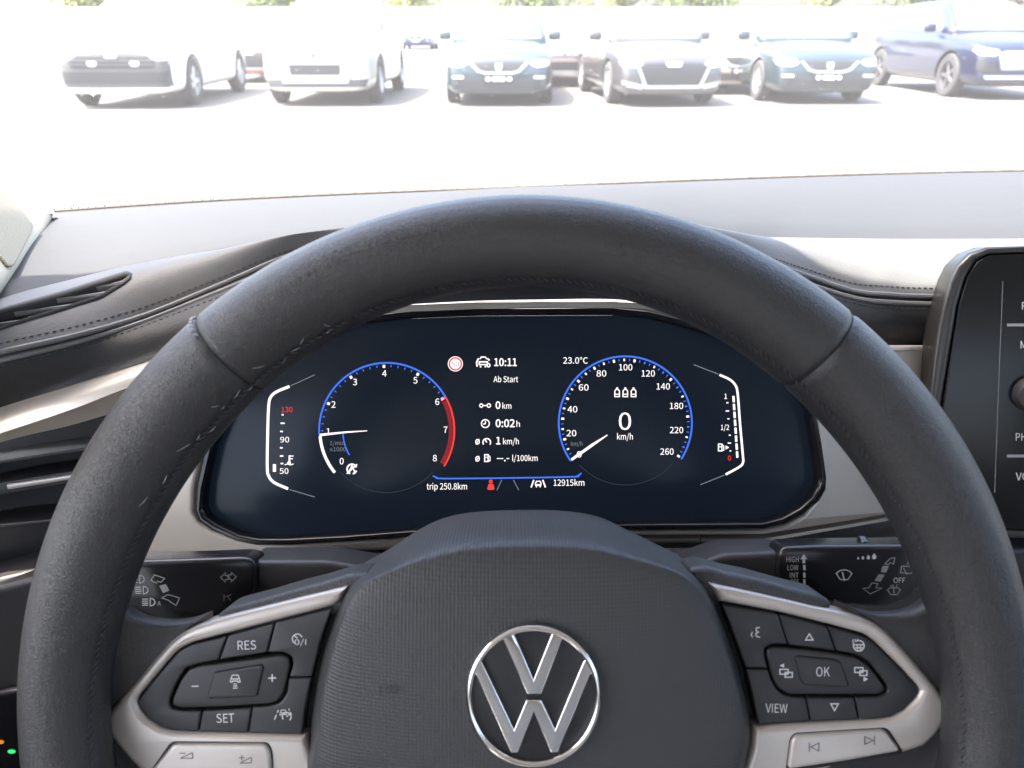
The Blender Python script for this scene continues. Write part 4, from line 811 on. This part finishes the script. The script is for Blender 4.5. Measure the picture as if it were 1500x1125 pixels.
# ------------------------------------------------------------------ parked cars
M_TYRE = mat('tyre rubber', (0.03, 0.03, 0.032), 0.85)
M_ALLOY = mat('alloy', (0.55, 0.56, 0.58), 0.3, metal=0.8)
M_DALLOY = mat('dark alloy', (0.12, 0.12, 0.13), 0.35, metal=0.6)
M_CGLASS = mat('car window', (0.1, 0.115, 0.12), 0.05, spec=1.0)  # base lightened in place of reflected bright sky
M_GRILLE = mat('grille black', (0.02, 0.02, 0.022), 0.45)
M_LAMP = mat('headlamp lens', (0.55, 0.57, 0.6), 0.1, spec=0.8)
M_PLATE = mat('number plate', (0.75, 0.75, 0.75), 0.5)
M_CLAD = mat('grey cladding', (0.06, 0.06, 0.062), 0.7)
def paint(n, c, metal=0.3): return mat(n, c, 0.3, metal=metal, coat=1.0)
def eval_mesh(V, Fc, sub=2, cutters=None):
    me = bpy.data.meshes.new('tmp'); me.from_pydata(V, [], Fc)
    bm = bmesh.new(); bm.from_mesh(me); bmesh.ops.recalc_face_normals(bm, faces=bm.faces); bm.to_mesh(me); bm.free()
    o = bpy.data.objects.new('tmp', me); col.objects.link(o); s = o.modifiers.new('s', 'SUBSURF'); s.levels = sub; s.render_levels = sub
    co = None
    if cutters:
        cm = bpy.data.meshes.new('tmpc'); cm.from_pydata(*[cutters[0], [], cutters[1]]); co = bpy.data.objects.new('tmpc', cm); col.objects.link(co)
        bm = bmesh.new(); bm.from_mesh(cm); bmesh.ops.recalc_face_normals(bm, faces=bm.faces); bm.to_mesh(cm); bm.free()
        b = o.modifiers.new('b', 'BOOLEAN'); b.operation = 'DIFFERENCE'; b.object = co; b.solver = 'EXACT'
    dg = bpy.context.evaluated_depsgraph_get(); ev = o.evaluated_get(dg); m2 = ev.to_mesh()
    r = [v.co.copy() for v in m2.vertices], [tuple(p.vertices) for p in m2.polygons]
    ev.to_mesh_clear(); bpy.data.objects.remove(o); bpy.data.meshes.remove(me)
    if co: bpy.data.objects.remove(co); bpy.data.meshes.remove(cm)
    return r
def subdiv_poly(pts, size):
    bm = bmesh.new(); P3, tr_ = tri_poly(pts); vv = [bm.verts.new(p) for p in P3]
    for t in tr_:
        try: bm.faces.new([vv[i] for i in t])
        except ValueError: pass
    for _ in range(5):
        es = [e for e in bm.edges if e.calc_length() > size]
        if not es: break
        bmesh.ops.subdivide_edges(bm, edges=es, cuts=1); bmesh.ops.triangulate(bm, faces=bm.faces)
    bm.verts.index_update(); r = [v.co.copy() for v in bm.verts], [tuple(v.index for v in f.verts) for f in bm.faces]; bm.free(); return r
CARMESH = {}
def make_car(name, loc, yaw, L, W, H, suv, pm, label, style, group=None, simple=False, alloy=None):
    rz = Matrix.Rotation(rad(yaw), 3, 'Z'); root = empty(name, loc, rz, label=label, cat='car', group=group); mw = WM[root]
    w = W / 2; up = 0.10 if suv else 0.0; zb = 0.17 + up * 0.4
    fy = -L / 2                                  # nose towards -Y
    hood = 0.80 + up * 1.3; belt = 0.97 + up * 1.2; cow = 1.12
    ST = [(0.00, .70, hood - .30, zb + .06), (0.035, .84, hood - .12, zb + .02), (0.14, .92, hood - .03, zb + .01), (.45, .975, hood + .06, zb), (.9, 1.0, hood + .12, zb), (cow + .1, 1.0, belt, zb), (L * .5, 1.0, belt + .01, zb), (L * .75, 1.0, belt + .03, zb), (L - .45, .985, belt + .04, zb), (L - .12, .93, belt + .02, zb + .05), (L, .78, belt - .08, zb + .18)]
    rings = []
    for yy, wf, zt, zbb in ST:
        ww = w * wf; half = [(0, zbb), (.7 * ww, zbb), (.93 * ww, zbb + .03), (ww, zbb + .16), (ww * 1.0, (zbb + zt) * .52), (.985 * ww, zt - .10), (.92 * ww, zt - .012), (.55 * ww, zt + .02), (0, zt + .035)]
        ring = [(x, z) for x, z in half] + [(-x, z) for x, z in half[-2:0:-1]]
        rings.append([Vector((x, fy + yy, z)) for x, z in ring])
    n = len(rings[0]); V = [p for r in rings for p in r]; Fc = [(i * n + j, i * n + (j + 1) % n, (i + 1) * n + (j + 1) % n, (i + 1) * n + j) for i in range(len(rings) - 1) for j in range(n)]
    Fc += [tuple(range(n))[::-1], tuple((len(rings) - 1) * n + j for j in range(n))]
    rw = 0.33 + up * 0.4; ax_f, ax_r = fy + 0.88, fy + L - 0.82
    cv, cf = [], []
    for ay in (ax_f, ax_r):
        for sg in (-1, 1):
            b = len(cv); K = 28
            for x in (sg * (w - .24), sg * (w + .2)):
                for j in range(K): q = 2 * math.pi * j / K; cv.append(Vector((x, ay + (rw + .055) * math.cos(q), rw + (rw + .055) * math.sin(q))))
            cf += [(b + j, b + (j + 1) % K, b + K + (j + 1) % K, b + K + j) for j in range(K)] + [tuple(b + j for j in range(K)), tuple(b + K + j for j in range(K))]
    bv, bf = eval_mesh(V, Fc, 2, (cv, cf))
    TX = lambda vs__: [mw @ v for v in vs__]
    mk('body', TX(bv), bf, pm, root, sharp=45)
    # greenhouse
    GS = [(cow - .02, belt - .02, .86), (cow + .16, belt + .14, .855), (cow + .62, H - .07, .74), (cow + .95, H - .005, .73), (L * .6, H, .72), (L - .75, H - .05, .71), (L - .38, H - .19 if not suv else H - .12, .72), (L - .14, belt + .06, .80)]
    gr = []
    for yy, zt, tw in GS:
        bw = .90 * w; f = (zt - belt) / (H - belt); t2 = bw + (w * tw - bw) * max(0, min(1, f))
        half = [(bw, belt - .09), (bw * .995, belt), (t2 * 1.0, zt - .035 * max(.2, f)), (t2 * .8, zt + .005), (t2 * .45, zt + .02), (0, zt + .025)]
        ring = half + [(-x, z) for x, z in half[-2::-1]]
        gr.append([Vector((x, fy + yy, z)) for x, z in ring])
    n = len(gr[0]); V = [p for r in gr for p in r]; Fc = [(i * n + j, i * n + j + 1, (i + 1) * n + j + 1, (i + 1) * n + j) for i in range(len(gr) - 1) for j in range(n - 1)]
    Fc += [tuple(range(n))[::-1], tuple((len(gr) - 1) * n + j for j in range(n))]
    gv, gf = eval_mesh(V, Fc, 2)
    mk('cabin', TX(gv), gf, pm, root, sharp=60)
    TB = BVHTree.FromPolygons(bv + gv, bf + [tuple(i + len(bv) for i in f) for f in gf])
    def patch(nm, pts, m_, off=.012, size=.09, axis='f', parent=root, rnd=0, sgn=1):
        if rnd: pts = [(p.x, p.y) for p in round_poly(pts, rnd, 3)]
        pv, pf = subdiv_poly(pts, size); out = []
        for p in pv:
            if axis == 'f': o, d = Vector((p.x, fy - 2, p.y)), Vector((0, 1, 0))
            elif axis == 'b': o, d = Vector((p.x, fy + L + 2, p.y)), Vector((0, -1, 0))
            else: o, d = Vector((sgn * 3, p.x, p.y)), Vector((-sgn, 0, 0))
            h = TB.ray_cast(o, d); q = h[0] if h[0] is not None else o + d * 2.2
            out.append(q - d * off)
        # give the piece thickness
        k = len(out); back = [q + d * (off * .9) for q in out]; ed = {}
        for f in pf:
            for a, b in zip(f, f[1:] + f[:1]): ed[(a, b)] = 1
        fs = list(pf) + [tuple(i + k for i in f[::-1]) for f in pf] + [(b, a, a + k, b + k) for a, b in ed if (b, a) not in ed]
        return mk(nm, TX(out + back), fs, m_, parent, sharp=40)
    def mir(pts): return [(-x, z) for x, z in pts[::-1]]
    wz0, wz1 = belt + .03, H - .09
    patch('windscreen', [(-.80 * w, wz0), (.80 * w, wz0), (.655 * w, wz1), (-.655 * w, wz1)], M_CGLASS, rnd=.06)
    y0, y1, y2, y3 = fy + cow + .42, fy + cow + .95, fy + L - .8, fy + L - .42; ym = fy + L * .56
    for sg in (-1, 1):
        patch('side_window', [(y0, belt + .03), (ym - .04, belt + .03), (ym - .04, H - .10), (y1 - .05, H - .10)], M_CGLASS, axis='s', sgn=sg, rnd=.03)
        patch('side_window', [(ym + .04, belt + .03), (y3, belt + .06), (y2, H - .12), (ym + .04, H - .10)], M_CGLASS, axis='s', sgn=sg, rnd=.03)
        # mirror
        V, Fc = bevelled(*box((0, 0, 0), .22, .12, .15), .045); mk('wing_mirror', TX([v + Vector((sg * (w + .06), fy + cow + .55, belt + .07)) for v in V]), Fc, pm, root)
    if not simple: patch('rear_window', [(-.7 * w, belt + .1), (.7 * w, belt + .1), (.6 * w, H - .15), (-.6 * w, H - .15)], M_CGLASS, axis='b', rnd=.05)
    # wheels
    key = ('wheel', round(rw, 3), alloy)
    if key not in CARMESH:
        pr = [(rw * .62, -.10), (rw * .7, -.105), (rw * .93, -.10), (rw, -.075), (rw, .075), (rw * .93, .10), (rw * .7, .105), (rw * .62, .10)]; K = 32; tv, tf = [], []
        for r_, x in pr:
            for j in range(K): q = 2 * math.pi * j / K; tv.append(Vector((x, r_ * math.cos(q), r_ * math.sin(q))))
        m8 = len(pr); tf = [(i * K + j, i * K + (j + 1) % K, ((i + 1) % m8) * K + (j + 1) % K, ((i + 1) % m8) * K + j) for i in range(m8) for j in range(K)]
        parts = []; R0 = rw * .66
        rv, rfc = [], []
        for r_, x in ((R0, -.085), (R0, .085), (R0 * .93, .09), (R0 * .9, .04), (R0 * .9, -.06)):
            for j in range(K): q = 2 * math.pi * j / K; rv.append(Vector((x, r_ * math.cos(q), r_ * math.sin(q))))
        rfc = [(i * K + j, i * K + (j + 1) % K, (i + 1) * K + (j + 1) % K, (i + 1) * K + j) for i in range(4) for j in range(K)]
        parts.append((rv, rfc))
        for s in range(5):
            q = 2 * math.pi * s / 5; V, Fc = bevelled(*box((.06, R0 * .5, 0), .03, R0 * .95, R0 * .26), .008, 1); Rm = Matrix.Rotation(q, 3, 'X'); parts.append(([Rm @ v for v in V], Fc))
        V, Fc = tube([Vector((.03, 0, 0)), Vector((.085, 0, 0))], R0 * .2, 16); parts.append((V, Fc))
        CARMESH[key] = ((tv, tf), join(parts))
    (tv, tf), (rv, rfc) = CARMESH[key]
    for ay in (ax_f, ax_r):
        for sg in (-1, 1):
            c = Vector((sg * (w - .115), ay, rw)); fl = lambda v: Vector((v.x * sg, v.y, v.z)) + c
            wh = mk('wheel', TX([fl(v) for v in tv]), tf, M_TYRE, root); mk('wheel_rim', TX([fl(v) for v in rv]), rfc, M_DALLOY if alloy == 'dark' else M_ALLOY, wh)
    # front
    S = w / 0.9
    zl = hood - .13
    for f_ in (lambda p: p, mir): patch('headlamp', f_([(.50 * S, zl - .03), (.60 * S, zl - .075), (.80 * S, zl - .055), (.835 * S, zl + .02), (.72 * S, zl + .035), (.54 * S, zl + .02)]), M_LAMP, size=.06, rnd=.02)
    if style == 'seat':       # low wide intake, small trapezoid grille with badge
        gp = patch('grille', [(-.42 * S, zl + .0), (.42 * S, zl), (.30 * S, zl - .11), (.2 * S, zl - .135), (-.2 * S, zl - .135), (-.30 * S, zl - .11)], M_GRILLE, size=.07, rnd=.03)
        ringp = [(-.46, .015), (.46, .015), (.33, -.13), (.22, -.16), (-.22, -.16), (-.33, -.13)]
        bar = lambda a, b, t: [(a[0] * S, zl + a[1]), (b[0] * S, zl + b[1]), (b[0] * S, zl + b[1] - t), (a[0] * S, zl + a[1] - t)]
        patch('grille_surround', [(x * S, zl + z) for x, z in [(-.48, .0), (-.43, .0), (-.31, -.115), (-.2, -.142), (.2, -.142), (.31, -.115), (.43, .0), (.48, .0), (.34, -.14), (.22, -.175), (-.22, -.175), (-.34, -.14)]], M_ALLOY, off=.02, size=.05)
        patch('badge', [(-.055, zl - .015), (.055, zl - .015), (.045, zl - .12), (-.045, zl - .12)], M_ALLOY, off=.03, rnd=.02)
        patch('lower_intake', [(-.62 * S, .40 + up), (.62 * S, .40 + up), (.72 * S, .26 + up), (-.72 * S, .26 + up)], M_GRILLE, rnd=.03)
        for f_ in (lambda p: p, mir): patch('fog_lamp', f_([(.56 * S, .47 + up), (.74 * S, .47 + up), (.74 * S, .43 + up), (.56 * S, .43 + up)]), M_LAMP, off=.016, rnd=.015)
        patch('number_plate', [(-.25, zl - .20), (.25, zl - .20), (.25, zl - .29), (-.25, zl - .29)], M_GRILLE, off=.02); 
        patch('plate_card', [(-.10, zl - .215), (.10, zl - .215), (.10, zl - .275), (-.10, zl - .275)], M_PLATE, off=.03, rnd=.02)
        for x in (-.17, .17): patch('plate_card', [(x - .035, zl - .215), (x + .035, zl - .215), (x + .035, zl - .275), (x - .035, zl - .275)], M_PLATE, off=.03, rnd=.03)
    elif style == 'grille':   # one big hexagonal grille with bright lower frame
        patch('grille', [(-.44 * S, zl - .01), (.44 * S, zl - .01), (.54 * S, zl - .08), (.42 * S, zl - .33), (-.42 * S, zl - .33), (-.54 * S, zl - .08)], M_GRILLE, size=.07, rnd=.03)
        patch('grille_surround', [(x * S, zl + z) for x, z in [(-.58, -.08), (-.54, -.08), (-.42, -.335), (.42, -.335), (.54, -.08), (.58, -.08), (.455, -.38), (-.455, -.38)]], M_ALLOY, off=.02, size=.06)
        patch('number_plate', [(-.13, zl + .0), (.13, zl + .0), (.10, zl - .06), (-.10, zl - .06)], M_PLATE, off=.02, rnd=.02)
        for f_ in (lambda p: p, mir): patch('lower_lip', f_([(.45 * S, .34 + up), (.8 * S, .40 + up), (.8 * S, .33 + up), (.5 * S, .28 + up)]), M_ALLOY, off=.014)
    elif style == 'skoda':    # ribbed upper grille, dark lower intake, silver skid plate
        gp = patch('grille', [(-.42 * S, zl + .05), (-.15 * S, zl + .05), (0, zl + .0), (.15 * S, zl + .05), (.42 * S, zl + .05), (.34 * S, zl - .06), (-.34 * S, zl - .06)], M_GRILLE, size=.07, rnd=.02)
        for i in range(-8, 9):
            if i: patch('grille_rib', [(i * .043 * S - .006, zl + (.04 if abs(i) > 3 else .0)), (i * .043 * S + .006, zl + (.04 if abs(i) > 3 else .0)), (i * .04 * S + .006, zl - .05), (i * .04 * S - .006, zl - .05)], M_ALLOY, off=.022)
        patch('lower_intake', [(-.40 * S, zl - .16), (.40 * S, zl - .16), (.38 * S, zl - .32), (-.38 * S, zl - .32)], M_GRILLE, rnd=.02)
        patch('bumper_cladding', [(-.84 * S, zl - .38), (.84 * S, zl - .38), (.8 * S, .30), (-.8 * S, .30)], M_CLAD, off=.01)
        patch('skid_plate', [(-.56 * S, zl - .24), (-.46 * S, zl - .24), (-.40 * S, zl - .34), (.40 * S, zl - .34), (.46 * S, zl - .24), (.56 * S, zl - .24), (.5 * S, zl - .44), (-.5 * S, zl - .44)], M_ALLOY, off=.03)
        for sg in (-1, 1):
            V, Fc = tube([Vector((sg * w * .62, fy + cow + .9, H + .04)), Vector((sg * w * .62, fy + L - .6, H + .0))], .02, 8); mk('roof_rail', TX(V), Fc, M_ALLOY, root)
    elif style == 'bold':     # dark sheet over the full front
        patch('dark_front', [(-.80 * S, zl + .04), (-.2 * S, zl + .04), (0, zl + .01), (.2 * S, zl + .04), (.50 * S, zl + .04), (.56 * S, zl - .09), (.84 * S, zl - .09), (.84 * S, .32), (-.84 * S, .32), (-.86 * S, zl - .1)], M_CLAD, off=.010)
        patch('grille', [(-.62 * S, zl + .03), (.62 * S, zl + .03), (.60 * S, zl - .20), (-.60 * S, zl - .20)], M_GRILLE, rnd=.03)
        patch('lower_intake', [(-.78 * S, zl - .25), (.78 * S, zl - .25), (.74 * S, zl - .42), (-.74 * S, zl - .42)], M_GRILLE, rnd=.03)
        for k_ in range(3): patch('grille_bar', [(-.58 * S, zl - .02 - k_ * .06), (.58 * S, zl - .02 - k_ * .06), (.58 * S, zl - .035 - k_ * .06), (-.58 * S, zl - .035 - k_ * .06)], M_CLAD, off=.022)
        for x in (-.30, .34): patch('fog_lamp', [(x - .07, zl - .10), (x + .07, zl - .10), (x + .07, zl - .17), (x - .07, zl - .17)], M_LAMP, off=.02, rnd=.03)
        patch('badge', [(-.09, zl + .0), (.09, zl + .0), (.09, zl - .05), (-.09, zl - .05)], M_ALLOY, off=.03, rnd=.02)
    elif style == 'etron':    # closed octagonal grille with plate
        patch('grille', [(-.42 * S, zl + .0), (.42 * S, zl + .0), (.52 * S, zl - .06), (.44 * S, zl - .3), (-.44 * S, zl - .3), (-.52 * S, zl - .06)], mat('grille grey', (0.22, 0.23, 0.26), 0.4), rnd=.03)
        patch('number_plate', [(-.26, zl - .10), (.26, zl - .10), (.26, zl - .21), (-.26, zl - .21)], M_PLATE, off=.025)
        patch('badge', [(-.14, zl - .0), (.14, zl - .0), (.14, zl - .06), (-.14, zl - .06)], M_ALLOY, off=.025, rnd=.02)
        for f_ in (lambda p: p, mir): patch('lower_intake', f_([(.56 * S, zl - .20), (.8 * S, zl - .13), (.8 * S, zl - .30), (.5 * S, zl - .36)]), M_GRILLE)
        patch('lower_lip', [(-.7 * S, .36 + up * .5), (.7 * S, .36 + up * .5), (.66 * S, .30 + up * .5), (-.66 * S, .30 + up * .5)], M_ALLOY, off=.014)
    return root
def park(px, py, L, dy=0.0, yaw=0.0):
    p = ground(px, py); d = Matrix.Rotation(rad(yaw), 3, 'Z') @ Vector((0, 1, 0)); return Vector((p.x, p.y, 0)) + d * (L / 2 - 0.12)
GP = 'cars parked in a row facing the windscreen'
for nm, px, py, yaw, L, W, H, suv, pm, lab, style, al in (
    ('parked_car', 182, 160, 3, 4.5, 1.9, 1.66, True, paint('white paint', (0.8, 0.8, 0.8), 0), 'white off-road car with dark front and round lamps, at the row end by the barrier', 'bold', None),
    ('parked_car', 469, 156, 0, 4.4, 1.86, 1.66, True, paint('beige paint', (0.52, 0.49, 0.42)), 'beige off-road car with ribbed grille and silver skid plate', 'skoda', None),
    ('parked_car', 731, 156, 0, 4.3, 1.80, 1.47, False, paint('teal paint', (0.022, 0.038, 0.046)), 'dark teal hatchback parked between the beige car and the grey hatchback', 'seat', None),
    ('parked_car', 980, 157, 5, 4.3, 1.80, 1.45, False, paint('grey paint', (0.055, 0.055, 0.06)), 'grey hatchback with large bright framed grille', 'grille', None),
    ('parked_car', 1203, 153, 1, 4.35, 1.84, 1.47, False, paint('deep teal paint', (0.02, 0.036, 0.042)), 'dark teal hatchback parked beside the dark blue car', 'seat', None),
    ('parked_car', 1488, 147, 0, 4.6, 1.9, 1.63, True, paint('blue paint', (0.009, 0.013, 0.038)), 'dark blue car with closed grey grille and dark wheels', 'etron', 'dark')):
    make_car(nm, park(px, py, L, 0, yaw), yaw, L, W, H, suv, pm, lab, style, GP, alloy=al)
GB = 'cars parked behind the front row'
for px, py, yaw, H, suv, pm, lab, style in (
    (372, 122, 0, 1.5, False, paint('dark red paint', (0.25, 0.08, 0.07)), 'dark car behind the gap between white and beige cars', 'grille'),
    (610, 73, 0, 1.5, False, paint('navy paint', (0.04, 0.06, 0.2)), 'small navy car far off beyond the row', 'seat'),
    (826, 128, 0, 1.5, False, paint('brown paint', (0.22, 0.15, 0.12)), 'brown car behind the gap beside the grey hatchback', 'skoda'),
    (1085, 139, 0, 1.45, False, paint('tan paint', (0.35, 0.31, 0.25)), 'tan car behind the gap between grey and teal hatchbacks', 'seat')):
    make_car('parked_car', park(px, py, 4.3), yaw, 4.3, 1.8, H, suv, pm, lab, style, GB, simple=True)
# low barrier at the left end of the row
bp0, bp1 = ground(-160, 150), ground(84, 137); bp0.z = bp1.z = 0
br = empty('guard_rail', (bp0 + bp1) / 2, label='low metal guard rail beside the white car at the end of the row', cat='guard rail')
for t in (0.02, .35, .68, .98):
    q = bp0.lerp(bp1, t); V, Fc = box(q + Vector((0, .06, .3)), .08, .08, .6); mk('post', V, Fc, M_ALLOY, br)
V, Fc = tube([bp0 + Vector((0, 0, .48)), bp1 + Vector((0, 0, .48))], .06, 10); mk('rail', V, Fc, M_ALLOY, br)
V, Fc = tube([bp0 + Vector((0, 0, .2)), bp1 + Vector((0, 0, .2))], .05, 10); mk('rail', V, Fc, M_ALLOY, br)
# pale boundary wall and trees beyond it
wl = empty('boundary_wall', (0, 62, 0), label='long pale rendered wall at the far side of the car park', cat='wall')
M_REND = mat('pale render', (0.72, 0.71, 0.68), 0.85, bump=('noise', 40, 0.3), var=0.05, varscale=2)
for i in range(16):
    V, Fc = bevelled(*box((-72 + i * 9 + 4.5, 62, 1.15), 8.96, .2, 2.3), .03, 1); mk('wall_panel', V, Fc, M_REND, wl)
V, Fc = box((0, 62, 2.34), 144, .34, .08); mk('coping', V, Fc, M_REND, wl)
def leaf_mat(n, c): return mat(n, c, 0.6, var=0.35, varscale=1.2)
LM = [leaf_mat('leaf light', (0.2, 0.22, 0.05)), leaf_mat('leaf mid', (0.13, 0.17, 0.045))]
M_BARK = mat('bark', (0.12, 0.09, 0.07), 0.9, bump=('noise', 12, 0.6))
def tree(x, y, h, r, lm, label):
    t = empty('tree', (x, y, 0), label=label, cat='tree', group='trees beyond the boundary wall')
    ts_ = [tube([Vector((x, y, -.1)), Vector((x + .1, y, h * .3)), Vector((x - .1, y + .1, h * .7))], [r * .11, r * .08, r * .03], 10)]
    for k in range(7):
        a = k * 2.4; z = h * (.28 + .06 * k); ts_.append(tube([Vector((x, y, z)), Vector((x + math.cos(a) * r * .4, y + math.sin(a) * r * .4, z + h * .12)), Vector((x + math.cos(a) * r * .75, y + math.sin(a) * r * .75, z + h * .2))], [r * .05, r * .03, r * .01], 6))
    mk('trunk', *join(ts_), M_BARK, t)
    V, Fc = [], []
    cl = [(Vector((random.gauss(0, .45), random.gauss(0, .45), random.uniform(-.75, .8))), random.uniform(.22, .42)) for _ in range(34)]
    for c, s in cl:
        if c.length > 1.05: c.normalize()
        for _ in range(95):
            d = Vector((random.gauss(0, 1), random.gauss(0, 1), random.gauss(0, 1))).normalized() * s * random.random() ** .4
            q = c + d; P_ = Vector((x + q.x * r, y + q.y * r, h * .6 + q.z * h * .42)); a = Vector((random.gauss(0, 1), random.gauss(0, 1), random.gauss(0, 1))).normalized(); b = a.orthogonal().normalized(); k = random.uniform(.12, .22); bb = len(V)
            V += [P_ + a * k, P_ + b * k * .6, P_ - a * k, P_ - b * k * .6]; Fc.append((bb, bb + 1, bb + 2, bb + 3))
    mk('crown', V, Fc, lm, t, smooth=False)
for i, (x, h, r) in enumerate(((-34, 8, 3.6), (-19, 7, 3.2), (-9, 8, 3.4), (1.5, 7, 3.2), (9, 8, 3.6), (16, 7.5, 3.5), (25, 9, 4), (33, 8, 3.6), (42, 9, 4))):
    tree(x, 68 + (i % 3) * 2, h, r, LM[i % 2], 'leafy broadleaf tree behind the pale boundary wall')
